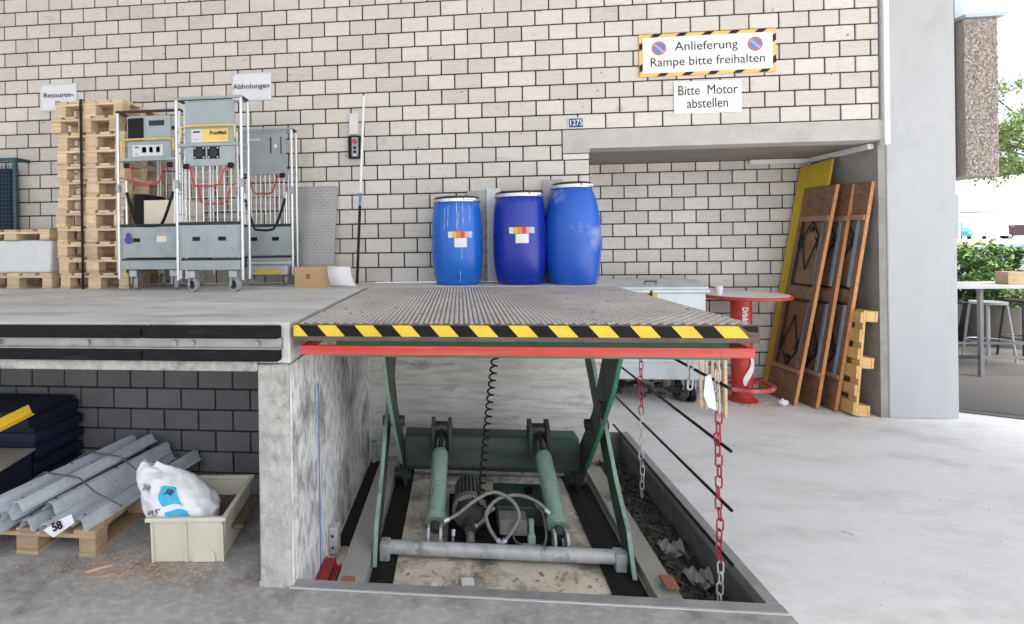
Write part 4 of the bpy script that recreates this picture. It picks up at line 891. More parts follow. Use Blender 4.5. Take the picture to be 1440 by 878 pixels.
m = MB(); m.lathe([(.028, 0), (.034, .075), (.037, .088), (.033, .088), (.026, .01)], (2.64, 5.53, 1.0965), 24); one(m, 'paper_cup', WHITE, 'white paper cup on the red bar table', 'cup', (2.64, 5.53, 1.0965), smooth=True)
# leaning doors
def door(label, b, t, w, orn, batten):
    o = thing('old_door', label, 'door', b, 'old doors leaning in the recess corner')
    b = Vector(b); Ux = Vector((-.02, w, 0)); V = Vector(t)-b; Lh = V.length; U = Ux.normalized(); V.normalize(); U = (U-V*U.dot(V)).normalized(); Nn = V.cross(U).normalized()
    if Nn.x > 0: Nn = -Nn
    Wd = Ux.length
    o.location = b
    Mx = Matrix((U, V, Nn)).transposed(); o.rotation_euler = Mx.to_euler() if Mx.determinant() > 0 else Mx.to_euler()
    flip = Mx.determinant() < 0
    if flip:                                   # keep a right-handed frame: local x = far->near
        Mx = Matrix((-U, V, Nn)).transposed(); o.rotation_euler = Mx.to_euler(); o.location = b+U*Wd
    POS[o.name] = Vector((0, 0, 0)); near = Wd if flip else 0
    X = lambda a: a if not flip else Wd-a     # a measured from the near edge
    def bx(nm, a0, a1, v0, v1, n0, n1, mt, par=None, bev=.002):
        k = MB(); k.box(X(a0), X(a1), v0*Lh, v1*Lh, n0, n1); p = k.build(nm, mt, par or o, bev=bev); POS[p.name] = Vector(); return p
    bx('near_stile', .0085, .055, 0, 1, -.014, .016, DOORW); bx('lit_edge_strip', .0, .008, 0, 1, -.014, .018, DOORE); bx('far_stile', Wd-.05, Wd, 0, 1, -.014, .017, DOORW)  # near edge coloured brighter than the stiles, as if lit
    bx('bottom_plate', .0555, Wd-.0505, 0, .135, -.014, .014, DOORW); bx('top_plate', .0555, Wd-.0505, .86, 1, -.014, .014, DOORW)
    bx('middle_rail', .0555, Wd-.0505, .475, .53, -.014, .016, DOORW)
    bx('top_strip', .01, Wd-.02, .835, .858, .019, .036, DOORS); bx('bottom_strip', .01, Wd-.02, .138, .158, .019, .034, DOORS)
    for v0, v1, up in ((.1355, .4745, True), (.5305, .8595, False)):
        p = bx('panel', .0555, Wd-.0505, v0, v1, -.012, -.002, DOORP)
        if orn:
            z0, z1 = v0*Lh+.02, v1*Lh-.02; a0, a1 = .09, Wd-.075; am = (a0+a1)/2
            for q in ((a0, z0, a0, z1), (a1, z0, a1, z1), (a0, z0, a1, z0), (a0, z1, a1, z1)):
                k = MB(); k.cyl((X(q[0]), q[1], .012), (X(q[2]), q[3], .012), .009, 6); k.build('iron_frame', IRONB, p)
            zm = z0+(z1-z0)*(.78 if up else .22); ze = z0+(z1-z0)*(.30 if up else .72); zt2 = z0+(z1-z0)*(.05 if up else .95)
            for q in ((a0+.02, ze, am, zm), (a1-.02, ze, am, zm), (a0+.02, ze, am, zt2), (a1-.02, ze, am, zt2), (a0, (z0+z1)/2, a0+.06, ze), (a1, (z0+z1)/2, a1-.06, ze)):
                k = MB(); k.cyl((X(q[0]), q[1], .012), (X(q[2]), q[3], .012), .0075, 6); k.build('iron_scroll', IRONB, p)
            k = MB(); k.cyl((X(am), (ze+zt2)/2, .004), (X(am), (ze+zt2)/2, .022), .028, 10); k.build('iron_rosette', IRONB, p)
        bx('batten', .062, .088 if not batten else .095, v0+.012, v1-.012, 0, .022, STEELB if batten else mat('grey_batten', (.15, .17, .19), .6), p, .001)
    return o
door('old carved wooden door leaning in front of two others in the recess', (3.30, 5.432, .004), (3.72, 5.43, 2.19), .44, True, False)
door('old wooden door with blue battens between two leaning doors', (3.44, 5.335, .004), (3.812, 5.35, 2.18), .455, True, True)
door('old wooden door with blue battens next to the corner pallet', (3.565, 5.27, .004), (3.834, 5.15, 2.18), .455, True, True)
m = MB(); bq = Vector((3.368, 5.60, .004)); tq = Vector((3.80, 5.60, 2.46)); V = (tq-bq).normalized(); N_ = Vector((-V.z, 0, V.x))
m.prism([(0, 0), (.43, 0), (.43, 2.455), (0, 2.50)], bq, (-.13, .92, 0), V, N_*.022); one(m, 'yellow_board', YBOARD, 'tall yellow formwork board leaning behind the old doors', 'board', bq, bev=.002)
# pallet on edge in the corner
pc = thing('standing_pallet', 'yellowish wooden pallet standing on edge by the pillar', 'pallet', (3.77, 5.5, 0))
SH = .09
def xb(z): return 3.60+SH*z
for i in range(6):
    z = .03+.168*i; k = MB(); k.obox((xb(z+.05)+.011, 5.52, z+.05), (.022, .80, .10 if i % 2 else .12), RY(SH), .002); k.build('slat', WOODC, pc)
for z in (.055, .50, .93):
    for y in (5.17, 5.52, 5.87):
        k = MB(); k.obox((xb(z)+.085, y, z), (.078, .10, .10), RY(SH), .003); k.build('block', WOODC, pc)
for y in (5.17, 5.52, 5.87):
    k = MB(); k.obox((xb(.5)+.034, y, .5), (.022, .10, .98), RY(SH), .002); k.build('cross_board', WOODC, pc)
for z in (.055, .50, .93):
    k = MB(); k.obox((xb(z)+.136, 5.52, z), (.022, .80, .10), RY(SH), .002); k.build('bottom_board', WOODC, pc)
# small slatted rack
sr = thing('slatted_rack', 'small pale slatted wooden rack leaning near the container', 'wooden rack', (2.36, 5.05, 0))
R = RX(-.12)@RY(.06)
for i in range(4): k = MB(); k.obox((2.25+.052*i, 5.08, .33), (.026, .012, .52), R, .001); k.build('slat', WOODP, sr)
for z in (.12, .53): k = MB(); k.obox((2.34, 5.095+.12*(z-.33), z), (.26, .018, .04), R, .001); k.build('cross_rail', WOODP, sr)
k = MB(); k.obox((2.455, 5.06, .32), (.028, .04, .635), R, .002); k.build('corner_post', WOODP, sr)
m = MB()
for (x, y, a, l) in ((2.95, 5.36, -.35, .22), (2.86, 5.42, .1, .14), (3.05, 5.5, .6, .1)): m.obox((x, y, .008), (l, .018, .010), RZ(a))
tag(m.build('wood_sticks', DEBRIS, None), 'thin wooden sticks on the floor before the red table', 'sticks', kind='stuff')
m = MB(); c = Vector((3.16, 5.40, .0)); bm = bmesh.new(); bmesh.ops.create_icosphere(bm, subdivisions=2, radius=.05)
for v in bm.verts: v.co = v.co*random.uniform(.6, 1.1); v.co.z = max(-.045, v.co.z*.8)
m.add([v.co+c+Vector((0, 0, .046)) for v in bm.verts], [tuple(x.index for x in f.verts) for f in bm.faces]); bm.free()
one(m, 'crumpled_paper', WHITE, 'crumpled white paper on the floor beside the red table', 'paper', c)

# ================================================================ UNDER THE DOCK
up_ = pallet('weathered pallet on the floor under the steel rails', -2.36, 3.02, .001, .80, .92, WOODG, rz=0)
def rail_profile(w, h, t):
    a = [(-w/2, 0), (-w/2+.02, 0), (-w/4, h*.55), (-w/8, h), (w/8, h), (w/4, h*.55), (w/2-.02, 0), (w/2, 0)]
    return a+[(x, z-t) for x, z in reversed(a)]
RM = mat('guard_rail_zinc', (.56, .61, .66), .45, metal=.15, var=.15, scale=8, dirt=(.30, .33, .36), dscale=6, damt=.6, dth=.54)
spec = [(-2.66, 2.46, -2.52, 3.44, .15, .02), (-2.50, 2.50, -2.42, 3.46, .15, .0), (-2.34, 2.53, -2.24, 3.47, .15, .0), (-2.20, 2.50, -2.08, 3.47, .15, -.03), (-2.06, 2.56, -1.90, 3.49, .15, .04),
        (-2.60, 2.44, -2.44, 3.40, .213, .1), (-2.42, 2.50, -2.30, 3.44, .213, -.05), (-2.26, 2.60, -2.10, 3.46, .213, .05), (-2.50, 2.46, -2.33, 3.42, .276, .1), (-2.33, 2.47, -2.20, 3.44, .276, -.06)]
names = ['left', 'second', 'third', 'fourth', 'right']
for i, (x0, y0, x1, y1, z, rl) in enumerate(spec):
    a = Vector((x0, y0, z)); b = Vector((x1, y1, z)); d = (b-a); s = Vector((d.y, -d.x, 0)).normalized(); u = Vector((0, 0, 1)); pr = rail_profile(.115, .05, .004); u = (u+s*rl*3).normalized(); s = d.cross(u).normalized()
    lab = ('lower layer: %s galvanised rail lying straight on the pallet' % names[i]) if i < 5 else ('middle layer: %s galvanised rail lying in the bundle' % ['left', 'central', 'right'][i-5]) if i < 8 else ('top layer: %s galvanised rail lying on the bundle' % ['left', 'right'][i-8])
    t = thing('steel_rail', lab, 'steel rail', a, 'galvanised rails under the dock')
    m = MB(); m.prism(pr, a+u*.006, s, u, d); m.build('profile', RM, t)
    for f in (.04, .5):
        k = MB(); p = a+d*f+u*.061; k.cyl(p, p+u*.002, .006, 8); k.build('bolt_hole', BLACKP, t)
for y, lab in ((2.78, 'front dark strap across the galvanised rails'), (3.08, 'rear dark strap across the galvanised rails')):
    m = MB(); m.tube([(-2.70+(y-2.5)*.14, y, .16), (-2.62+(y-2.5)*.14, y, .262), (-2.50+(y-2.5)*.14, y+.02, .338), (-2.24+(y-2.5)*.14, y-.03, .335), (-2.12+(y-2.5)*.14, y-.06, .272), (-1.95+(y-2.5)*.14, y-.07, .205)], .005, 6); one(m, 'strap', mat('strap_grey', (.10, .11, .12), .7), lab, 'strap', (-2.3, y, .3), smooth=True)
tg = thing('rail_tag', 'white tag with handwritten number tied to the rails', 'tag', (-2.2, 2.49, .2))
m = MB(); m.prism([(0, 0), (.085, .055), (.155, .088), (.175, .045), (.06, -.035)], (-2.19, 2.478, .185), (1, 0, 0), (0, .05, 1), (0, .0015, 0)); m.build('card', PAPER, tg)
text('58', 'number', INK, tg, (-2.10, 2.472, .195), .06, U=(.93, 0, .36), V=(-.36, 0, .93), bold=.002)
for i in range(6):
    k = None
    z = .005+i*.098
    t = thing('blue_slab', 'dark blue slab, %s of the stack against the block wall' % ['lowest', 'second lowest', 'third lowest', 'third highest', 'second highest', 'topmost'][i], 'slab', (-3.2, 3.2, z), 'dark blue slabs under the dock')
    o = random.uniform(-.02, .02)
    m = MB(); m.box(-3.9, -2.77+o, 3.06+o*.5, 3.49, z, z+.06); m.build('slab', DKBLUE, t, bev=.006)
    m = MB(); m.box(-3.9, -2.80+o, 3.08+o*.5, 3.47, z+.0602, z+.0975); m.build('foot_runner', DKBLUE, t)
m = MB(); a = Vector((-2.98, 2.62, .46)); b = Vector((-2.735, 3.02, .61)); d = b-a; s = Vector((d.y, -d.x, 0)).normalized(); u = s.cross(d).normalized(); u = u if u.z > 0 else -u
m.prism([(0, 0), (.05, 0), (.05, .004), (.004, .004), (.004, .062), (0, .062)], a, s, u, d*1.0)
one(m, 'yellow_profile', mat('yellow_paint', (.72, .48, .015), .5, var=.06), 'yellow perforated steel profile leaning by the blue slabs', 'steel profile', a)
for i in range(5):
    m = MB(); p = a+d*(.15+.17*i)+s*.051+u*.03
m = MB(); m.prism([(-3.4, 2.60), (-2.68, 2.70), (-2.74, 3.05), (-3.4, 3.02)], (0, 0, .36), (1, 0, 0), (0, 1, 0), (0, 0, .012)); one(m, 'fibre_board', mat('fibreboard', (.26, .24, .21), .85, var=.15, scale=6), 'grey fibre board lying beside the rails', 'board', (-3, 2.8, .36))
m = MB(); m.box(-3.4, -2.76, 2.75, 3.04, .001, .359); one(m, 'dark_crate', DKBLUE, 'dark crate under the fibre board', 'crate', (-3, 2.9, 0))
# plastic crate with bag
cr = thing('plastic_crate', 'cream plastic crate with dirty sides holding a white bag', 'crate', (0, 0, 0))
CW, CD, CH = .40, .50, .235
def wallp(nm, pts, T, bev=.006):
    m = MB(); m.prism(pts, (0, 0, 0), (1, 0, 0), (0, 0, 1), T); return m
m = MB(); m.box(-CW/2+.02, CW/2-.02, .02, CD-.02, .004, .014); m.build('floor', CREAM, cr)
def side(nm, c, d, tilt): m = MB(); m.obox(c, d, tilt); return m.build(nm, CREAM, cr, bev=.004)
sd_ = .06
fr = side('front_wall', (0, .018, CH/2), (CW-.02, .008, CH), RX(sd_)); side('back_wall', (0, CD-.018, CH/2), (CW-.02, .008, CH), RX(-sd_))
side('side_wall', (-CW/2+.012, CD/2, CH/2), (.008, CD-.05, CH), RY(-sd_)); side('side_wall', (CW/2-.012, CD/2, CH/2), (.008, CD-.05, CH), RY(sd_))
m = MB(); m.box(-CW/2-.012, CW/2+.012, -.004, .022, CH-.016, CH+.006); m.box(-CW/2-.012, CW/2+.012, CD-.022, CD+.004, CH-.016, CH+.006); m.box(-CW/2-.012, -CW/2+.014, .0222, CD-.0222, CH-.016, CH+.006); m.box(CW/2-.014, CW/2+.012, .0222, CD-.0222, CH-.016, CH+.006); m.build('rim', CREAM, cr, bev=.005)
for x in (-.175, .0, .19):
    k = MB(); k.obox((x, .008, CH/2-.01), (.012, .012, CH-.03), RX(sd_)); k.build('rib', CREAM, fr)
k = MB(); k.prism([(.03, .0), (.15, .0), (.15, .035), (.13, .06), (.06, .06), (.03, .035)], (0, .016, .005), (1, 0, 0), (0, 0, 1), (0, -.010, 0)); k.build('handle_pocket', CREAM, fr, bev=.003)
cr.location = (-1.445, 2.545, .002); cr.rotation_euler.z = .10
m = MB(); m.obox((-1.40, 2.86, .12), (.36, .34, .02), RZ(.10)); one(m, 'crate_rubble', mat('rubble_brown', (.13, .10, .075), .95, var=.4, scale=25, bump=.8), 'brown rubble filling the cream crate', 'rubble', (-1.4, 2.86, .12))
# bag: closed pillow of loops from crate floor to the folded mouth
bg = thing('plastic_bag', 'crumpled white plastic bag with blue print standing in the crate', 'bag', (-1.55, 2.72, .13))
sil = [(.125, -1.62, -1.37, .12), (.18, -1.70, -1.355, .135), (.225, -1.742, -1.345, .138), (.28, -1.757, -1.385, .125), (.33, -1.772, -1.425, .105), (.375, -1.792, -1.485, .08), (.415, -1.80, -1.56, .05), (.44, -1.798, -1.64, .026), (.456, -1.785, -1.70, .010)]
m = MB(); P = []; n = 64; random.seed(11); rows = 34
from mathutils import noise as NZ
loops = []
for j in range(rows):
    f = j/(rows-1)*(len(sil)-1); k = min(int(f), len(sil)-2); f -= k; q = [sil[k][e]*(1-f)+sil[k+1][e]*f for e in range(4)]; loops.append(q)
    z, xa, xb, rb = q; c = (xa+xb)/2; ra = (xb-xa)/2
    for i in range(n):
        a = 2*pi*i/n; sx_, sy_ = cos(a), sin(a)
        p = Vector((c+ra*math.copysign(abs(sx_)**.85, sx_), 2.70+rb*math.copysign(abs(sy_)**.85, sy_), z+.012*sin(a*3+1)*(j/rows)))
        w = abs(NZ.noise(p*13))*1.0+abs(NZ.noise(p*27+Vector((7, 0, 0))))*.5
        d = Vector((sx_*.6, sy_, .15)); P.append(p+d*(.016-.036*w)*(1 if j > 2 else .3))
F = [(j*n+i, j*n+(i+1) % n, (j+1)*n+(i+1) % n, (j+1)*n+i) for j in range(rows-1) for i in range(n)]+[tuple(range(n-1, -1, -1)), tuple((rows-1)*n+i for i in range(n))]
m.add(P, F); bo = m.build('sack', BAGM, bg, smooth=True)
def onbag(u, v):                                # front surface point of the bag between loops
    j = min(int(v*(len(loops)-1)), len(loops)-2); f = v*(len(loops)-1)-j; a = pi*1.5+u; i = (a/(2*pi)*n) % n; i0 = int(i); fi = i-i0
    g = lambda jj: Vector(P[jj*n+i0])*(1-fi)+Vector(P[jj*n+(i0+1) % n])*fi
    return g(j)*(1-f)+g(j+1)*f
def decal(nm, mt, uv, par=bo, e=.004):
    q = MB(); k = 8; PP = []
    (ua, ub, va, vb) = uv
    for y in range(k+1):
        for x in range(k+1):
            p = onbag(ua+(ub-ua)*x/k+.09*sin(3.6*y/k+va*9), va+(vb-va)*y/k+.03*sin(3*x/k)); PP.append(p+Vector((.001, -e, .001)))
    q.add(PP, [(y*(k+1)+x, y*(k+1)+x+1, (y+1)*(k+1)+x+1, (y+1)*(k+1)+x) for y in range(k) for x in range(k)]); return q.build(nm, mt, par, fix=False, smooth=True)
decal('blue_print', CYAN, (.05, .60, .20, .32)); decal('blue_print', CYAN, (.0, .50, .38, .60)); decal('navy_print', NAVY, (.12, .34, .50, .57), e=.0065)
for q in range(3): decal('print_line', mat('print_grey', (.25, .25, .27), .7), (-.75+.16*q, -.65+.16*q, .50, .58))
p = onbag(-.30, .30); text('25 kg', 'lettering', INK, bo, (p.x, p.y-.014, p.z+.02), .034, U=(-.97, -.1, -.2), V=(.2, 0, -.97), bold=.0006)
# sawdust and chips on the floor
random.seed(21); m = MB()
for i in range(900):
    x = random.gauss(-1.62, .22); y = random.gauss(2.50, .07)
    if y > 2.9 or x > -1.02: continue
    s = random.uniform(.003, .012); m.obox((x, y, .003), (s, s*random.uniform(.3, 1), .004), RZ(random.uniform(0, 3)))
for (x, y, a, l) in ((-1.87, 2.47, .6, .12), (-1.80, 2.42, .4, .10), (-1.66, 2.66, 0, .05), (-1.72, 2.44, 1.2, .06)): m.obox((x, y, .008), (l, .012, .009), RZ(a))
tag(m.build('sawdust', SAW), 'reddish sawdust and chips on the floor round the crate', 'sawdust', kind='stuff')
# debris in the pit, dirt in the right-hand gutter
m = MB()
for i in range(260):
    x = random.uniform(-.45, .95); y = random.choice([random.uniform(2.6, 3.05), random.uniform(2.6, 3.05), random.uniform(3.1, 4.3)])
    s = random.uniform(.004, .02); m.obox((x, y, PZ+.005), (s*random.uniform(1, 2.4), s*random.uniform(.3, .8), random.uniform(.003, .008)), RZ(random.uniform(0, 3))@RX(random.uniform(-.3, .3)))
tag(m.build('wood_chips', DEBRIS), 'wood chips and litter scattered on the pit floor', 'litter', kind='stuff')
for (x, y, l, w, h, a, mt, lab) in ((.02, 2.90, .07, .05, .018, .1, WHITE, 'torn white card scrap lying in the pit by the front tube'), (-.17, 2.80, .022, .06, .05, -.5, WHITE, 'folded white paper scrap on the pit floor'), (.13, 2.63, .02, .075, .03, .2, WOODP, 'small upright wooden offcut on the pit floor'), (.70, 2.60, .14, .01, .01, .7, WOODP, 'pale splinter of wood at the pit front'), (.86, 2.70, .05, .035, .03, .5, WOODC, 'yellow wooden offcut near the pit corner')):
    m = MB(); m.obox((x, y, PZ+.003+h/2), (l, w, h), RZ(a), .002); one(m, 'litter_scrap', mt, lab, 'scrap', (x, y, PZ))
m = MB()
for i in range(1500):
    x = random.uniform(1.14, 1.36); y = random.uniform(PF+.03, 4.5); s = random.uniform(.006, .035)
    z = PZ+.01+random.uniform(0, .035)
    m.obox((x, y, z), (s*random.uniform(1, 3), s*.4, s*random.uniform(.2, .7)), RZ(random.uniform(0, 3))@RX(random.uniform(-.5, .5)))
tag(m.build('gutter_dirt', DIRT), 'dark leaves and dirt lying in the gutter of the pit', 'dirt', kind='stuff')
m = MB()
for (x, y) in ((1.25, 3.22), (1.29, 2.95)):
    P = []
    for j in range(6):
        for i in range(6): P.append((x-.07+.028*i, y-.09+.036*j, PZ+.06+.025*sin(i*2.1+j)+.02*cos(j*1.7)))
    k = MB(); k.add(P, [(j*6+i, j*6+i+1, j*6+i+7, j*6+i+6) for j in range(5) for i in range(5)]); one(k, 'plastic_scrap', mat('dirty_film', (.30, .30, .28), .5), ['dirty film scrap further back in the pit gutter', 'dirty film scrap nearer the front of the pit gutter'][y < 3.1], 'scrap', (x, y, PZ), fix=False)
m = MB()
for i in range(160):
    s = random.uniform(.002, .006); m.obox((random.uniform(1.5, 4.6), random.uniform(2.2, 5.2), .002), (s*2, s, .003), RZ(random.uniform(0, 3)))
for (x, y, l, a) in ((2.15, 3.1, .05, -.8), (2.6, 2.5, .03, .9)): m.obox((x, y, .004), (l, .006, .006), RZ(a))
tag(m.build('floor_grit', mat('grit', (.72, .71, .69), .8, rand=.3)), 'pale grit scattered on the concrete floor', 'grit', kind='stuff')
m = MB(); m.add([(1.62, 2.16, .004), (1.80, 2.16, .004), (1.79, 2.215, .004), (1.64, 2.212, .004)], [(0, 1, 2, 3)]); struct(m, 'floor_marking', mat('faded_red_paint', (.62, .30, .31), .7, var=.15, scale=20), fix=False)

# ================================================================ OUTSIDE
pn = thing('fascia_panel', 'exposed aggregate concrete panel hanging beyond the pillar', 'facade panel', (6.08, 6.6, 2.36))
m = MB(); m.box(5.905, 6.255, 6.6, 7.2, 2.36, 4.20); m.build('slab', GRAVEL, pn, bev=.004)
random.seed(5); m = MB()
for i in range(2600):
    s = random.uniform(.008, .02); m.obox((random.uniform(5.91, 6.25), 6.6-random.uniform(0, .004), random.uniform(2.37, 4.19)), (s, s*.7, s*random.uniform(.6, 1.2)), RY(random.uniform(0, 3))@RX(random.uniform(-.6, .6)))
tag(m.build('pebbles', mat('pebble', (.42, .375, .335), .8, var=.2, scale=30, rand=.5), pn), kind='stuff')
m = MB(); m.box(5.88, 6.30, 6.55, 7.25, 4.205, 4.245); m.build('cap_flashing', mat('flashing', (.50, .56, .62), .4, metal=.4), pn, bev=.004)
m = MB(); m.box(5.70, 5.895, 6.7, 7.2, 2.36, 5.6); m.build('side_post', mat('post_brown', (.16, .12, .12), .8), pn)  # plain dark brown post
m = MB(); m.box(5.905, 6.03, 6.75, 7.2, 4.246, 5.6); m.build('upper_sheet', mat('pale_blue_sheet', (.46, .55, .62), .5), pn)
m = MB(); m.box(4.52, 5.699, 6.75, 7.15, 5.2, 5.5); m.build('bracket_beam', LINT, pn)
# high table with stools
TLEG = mat('table_leg_grey', (.16, .165, .17), .5, metal=.3)
ht = thing('high_table', 'long high metal table standing outside in the yard', 'table', (6.4, 6.75, 0))
m = MB(); m.box(5.55, 7.3, 6.60, 7.20, 1.045, 1.085); m.build('table_top', mat('table_white', (.42, .42, .43), .5), ht, bev=.004)
for x in (6.10, 7.2):
    for y in (6.67, 7.12): m = MB(); m.box(x-.02, x+.02, y-.02, y+.02, .006, 1.0445); m.build('leg', TLEG, ht, bev=.003)
for y, z in ((6.67, .235), (7.12, .235)): m = MB(); m.box(5.5, 6.069, y-.015, y+.015, z-.02, z+.02); m.build('stretcher', DARKM, ht)
m = MB(); m.box(6.121, 7.179, 6.66, 6.68, .215, .245); m.build('stretcher', TLEG, ht); m = MB(); m.box(6.121, 7.179, 7.11, 7.13, .30, .33); m.build('stretcher', TLEG, ht)
m = MB(); m.box(6.43, 6.62, 6.70, 6.85, 1.086, 1.235); one(m, 'table_box', WOODG, 'brown wooden box on the high outdoor table', 'box', (6.5, 6.75, 1.086), bev=.004)
def stool(label, x, y, mt):
    t = thing('bar_stool', label, 'stool', (x, y, 0)); hs = .76
    m = MB(); m.cyl((x, y, hs), (x, y, hs+.03), .18, 28); m.build('seat', mt, t, smooth=True)
    for a in (.8, 2.36, 3.93, 5.5):
        m = MB(); m.tube(spline([(x+.14*cos(a), y+.14*sin(a), hs-.001), (x+.17*cos(a), y+.17*sin(a), hs-.06), (x+.24*cos(a), y+.24*sin(a), .006)], 4), .0125, 8); m.build('leg', mt, t, smooth=True)
    P = [(x+.215*cos(2*pi*i/28), y+.215*sin(2*pi*i/28), .27) for i in range(28)]; m = MB(); m.tube(P, .009, 6, True); m.build('foot_ring', mt, t, smooth=True)
stool('pale metal bar stool outside behind the high table', 7.0, 7.55, mat('stool_zinc', (.30, .315, .33), .5, metal=.3)); stool('dark metal bar stool beside the round planter', 7.62, 7.75, DARKM)
# planter and shrub
def leaves(mb, n, fn, s0, s1):
    for i in range(n):
        c, r = fn(); s = random.uniform(s0, s1); Rm = Matrix.Rotation(random.uniform(0, 6.28), 3, 'Z')@Matrix.Rotation(random.gauss(.5, .5), 3, 'X')@Matrix.Rotation(random.uniform(-.6, .6), 3, 'Y')
        mb.add([c+Rm@Vector(p)*s for p in ((0, -1, 0), (.34, -.2, .1), (.25, .5, .05), (0, 1, -.12), (-.25, .5, .05), (-.34, -.2, .1))], [(0, 1, 2, 3, 4, 5)])
def planter(label, x, y, r, hgt, nl, shr):
    t = thing('planter', label, 'planter', (x, y, 0)); m = MB(); m.lathe([(r*.82, .005), (r, .58), (r, .64), (r-.05, .64), (r-.06, .56)], (x, y, 0), 40); m.build('bowl', CREPE, t, smooth=True)
    t2 = thing('shrub', shr, 'shrub', (x, y, .57)); m = MB()
    cl = [(Vector((x+random.uniform(-1, 1)*r*1.25, y+random.uniform(-1, 1)*r*1.1, .62+random.random()**.8*hgt)), random.uniform(.10, .2)) for _ in range(34)]
    def fn():
        c, rad_ = random.choice(cl); v = Vector((random.gauss(0, 1), random.gauss(0, 1), random.gauss(0, .8))).normalized()*rad_*random.random()**.4; return c+v, rad_
    leaves(m, nl, fn, .03, .062); m.build('foliage', LEAF, t2, fix=False)
    m = MB()
    for c, _ in cl: m.tube([(x+random.uniform(-.1, .1), y+random.uniform(-.1, .1), .56), ((x+c.x)/2, (y+c.y)/2, (.56+c.z)/2+.05), tuple(c)], .008, 5)
    m.build('stems', BARK, t2)
random.seed(31)
planter('round concrete planter outside behind the stools', 8.30, 8.75, .62, .85, 5200, 'dense green shrub growing in the round planter')
planter('concrete planter half hidden by the white pillar', 7.25, 9.0, .55, .75, 3800, 'green shrub by the pillar edge')
# tree
def tree(label, x, y, h, cx_, cy_, cz, rx, rz, nc, nl, ls):
    t = thing('leafy_tree', label, 'tree', (x, y, 0)); m = MB(); top = Vector((cx_, cy_, cz))
    m.tube([(x, y, 0), (x*.98+cx_*.02, y, h*.3), ((x+cx_)/2, (y+cy_)/2, h*.55), tuple(top)], .11, 8); m.build('trunk', BARK, t, smooth=True)
    cl = []
    for _ in range(nc):
        v = Vector((random.gauss(0, 1), random.gauss(0, 1), random.gauss(0, 1))).normalized()*random.random()**.35; cl.append((top+Vector((v.x*rx, v.y*rx, v.z*rz)), random.uniform(.25, .6)*rx*.32))
    m = MB()
    for c, _ in cl: m.tube([((x+cx_)/2, (y+cy_)/2, h*.5), tuple((Vector(((x+cx_)/2, (y+cy_)/2, h*.55))+c)/2+Vector((0, 0, .2))), tuple(c)], .022, 5)
    m.build('limbs', BARK, t)
    def fn():
        c, r = random.choice(cl); v = Vector((random.gauss(0, 1), random.gauss(0, 1), random.gauss(0, .45))).normalized()*r*random.random()**.5; return c+v, r
    m = MB(); leaves(m, nl, fn, ls*.6, ls); m.build('crown', LEAF2, t, fix=False)
random.seed(44)
tree('light green tree outside with fine leaves beyond the aggregate panel', 18.6, 17.2, 6, 17.7, 16.6, 4.6, 3.0, 2.2, 46, 15000, .085)
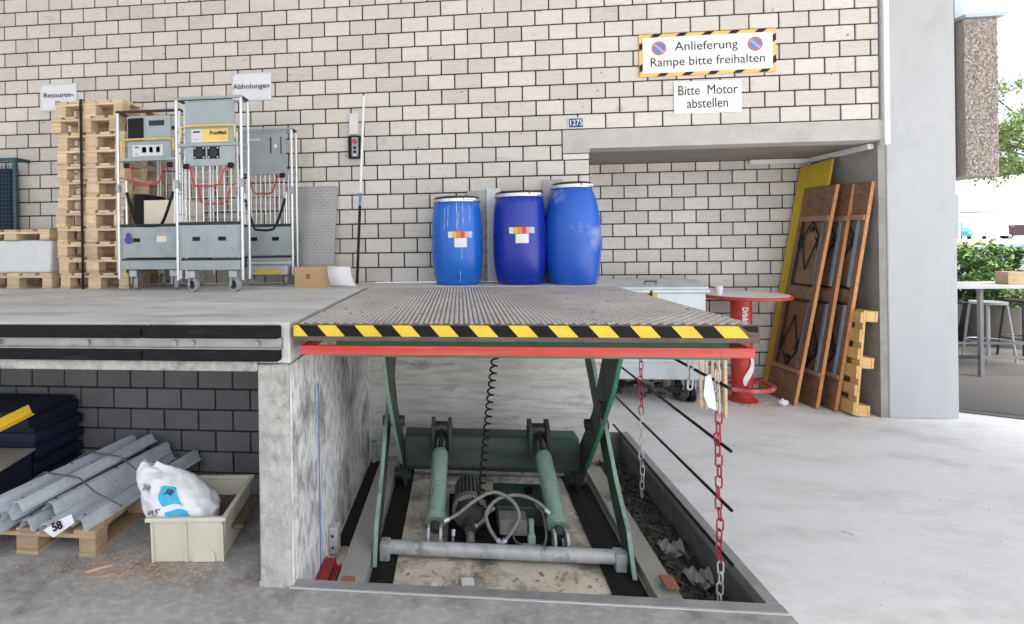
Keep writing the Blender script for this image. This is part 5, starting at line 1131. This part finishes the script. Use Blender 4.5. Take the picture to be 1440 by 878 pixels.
# cars, terrace, buildings, hill
def car(label, c, rz, body, L_=4.2, W_=1.75, H_=1.48, van=False, name='parked_car', cat='car'):
    t = thing(name, label, cat, (0, 0, 0))
    pr = [(-L_/2, .30), (-L_/2, .72), (-L_/2+.10, .88), (-L_*.27, .98), (-L_*.12, H_-.08), (-L_*.03, H_), (L_*.24, H_), (L_*.36, H_-.1), (L_/2-.08, 1.0), (L_/2, .85), (L_/2, .30)] if not van else \
         [(-L_/2, .32), (-L_/2, .85), (-L_/2+.25, 1.08), (-L_*.36, 1.15), (-L_*.24, H_-.1), (-L_*.20, H_), (L_/2-.1, H_), (L_/2, H_-.15), (L_/2, .32)]
    n = len(pr); P = []
    for k, (w, sh) in enumerate(((-.5, 0), (-.44, 0), (.44, 0), (.5, 0))):
        for (a, z) in pr:
            tin = .0 if z < 1 else .10; edge = 1 if abs(w) == .5 else 0
            P.append((a*(1-.015*edge), (w*W_)-(math.copysign(tin, w)), z-(.03*edge if z > 1 else 0)))
    F = [(k*n+i, k*n+(i+1) % n, (k+1)*n+(i+1) % n, (k+1)*n+i) for k in range(3) for i in range(n)]+[tuple(range(n)), tuple(range(4*n-1, 3*n-1, -1))]
    m = MB(); m.add(P, F); m.build('body', body, t, smooth=True, bev=.02)
    def gl(nm, q):
        m = MB(); m.add(q, [(0, 1, 2, 3)]); m.build(nm, GLASS, t, fix=False)
    a0, a1, z0, z1 = (-L_*.265, -L_*.125, 1.0, H_-.1) if not van else (-L_*.355, -L_*.245, 1.17, H_-.12)
    w = W_/2-.17
    gl('windscreen', [(a0-.012, -w, z0+.01), (a0-.012, w, z0+.01), (a1-.012, w*.92, z1), (a1-.012, -w*.92, z1)])
    b0, b1 = (L_*.375, L_/2-.1) if not van else (L_/2+.006, L_/2+.006)
    gl('rear_window', [(b1+.012, -w, 1.02), (b1+.012, w, 1.02), (b0+.02, w*.9, H_-.16), (b0+.02, -w*.9, H_-.16)])
    for s in (-1, 1):
        y = s*(W_/2-.085); gl('side_window', [(-L_*.2, s*(W_/2-.092), 1.03), (L_*.33 if not van else -L_*.02, s*(W_/2-.092), 1.03), (L_*.26 if not van else -L_*.02, s*(W_/2-.088), H_-.12), (-L_*.1 if not van else -L_*.17, s*(W_/2-.088), H_-.12)])
        for xx in (-L_*.31, L_*.31):
            m = MB(); m.cyl((xx, s*(W_/2-.2), .31), (xx, s*(W_/2+.005), .31), .31, 22); wo = m.build('wheel', BLACKP, t, smooth=True)
            m = MB(); m.cyl((xx, s*(W_/2+.0051), .31), (xx, s*(W_/2+.012), .31), .19, 16); m.build('rim', STEEL, wo)
        m = MB(); m.box(L_/2-.02, L_/2+.012, s*(W_/2-.16)-.07, s*(W_/2-.16)+.07, .72, .92); m.build('tail_lamp', LAMPR, t)
        m = MB(); m.box(-L_/2-.012, -L_/2+.02, s*(W_/2-.22)-.1, s*(W_/2-.22)+.1, .62, .74); m.build('headlight', WHITE, t)
    t.location = c; t.rotation_euler.z = rz
car('silver car parked outside behind the green shrubs', (12.4, 12.7, .004), rad(-40), CARS, H_=1.54)
m = MB(); m.box(30, 140, 48, 110, .0, 1.35); struct(m, 'terrace', BEIGE)
car('small white van parked on the raised terrace', (57.6, 61.2, 1.355), rad(45), CARW, 4.4, 1.85, 1.95, True, 'white_van', 'van')
car('dark car parked beside the small white van', (59.7, 60.5, 1.355), rad(150), CARD2)
car('large blue and white van parked at the terrace end', (53.6, 61.5, 1.355), rad(60), SHUT, 5.2, 2.0, 2.5, True, 'blue_van', 'van')
bl = thing('canopy_building', 'low white building with a thin flat roof far outside', 'building', (70, 78, 1.35))
m = MB(); m.box(66, 104, 82, 100, 1.352, 12.0); m.build('wall', CARW, bl); m = MB(); m.box(60, 68.5, 69.5, 76, 4.72, 5.02); m.build('flat_roof', mat('roof_grey', (.40, .41, .43), .8), bl)
m = MB(); m.box(62.2, 62.5, 70.5, 70.8, 1.352, 4.719); m.build('column', STEEL, bl)
po = thing('lamp_post', 'slim grey post standing on the terrace beyond the pillar', 'post', (54.9, 62.5, 1.35)); m = MB(); m.cyl((51.1, 58.0, 1.352), (51.1, 58.0, 6.0), .16, 12); m.build('shaft', STEEL, po); m = MB(); m.box(50.8, 51.4, 57.9, 58.1, 2.3, 3.1); m.build('blue_sign', SHUT, po)
m = MB(); n = 40; P = []
for i in range(n+1):
    x = 200+14*i; P += [(x, 420, -2), (x, 420+.0, 58+14*sin(i*.22)+5*sin(i*.9)), (x, 620, 60)]
m.add(P, [(3*i+k, 3*i+3+k, 3*i+4+k, 3*i+1+k) for i in range(n) for k in (0, 1)]); struct(m, 'hill', HILLM, fix=False)
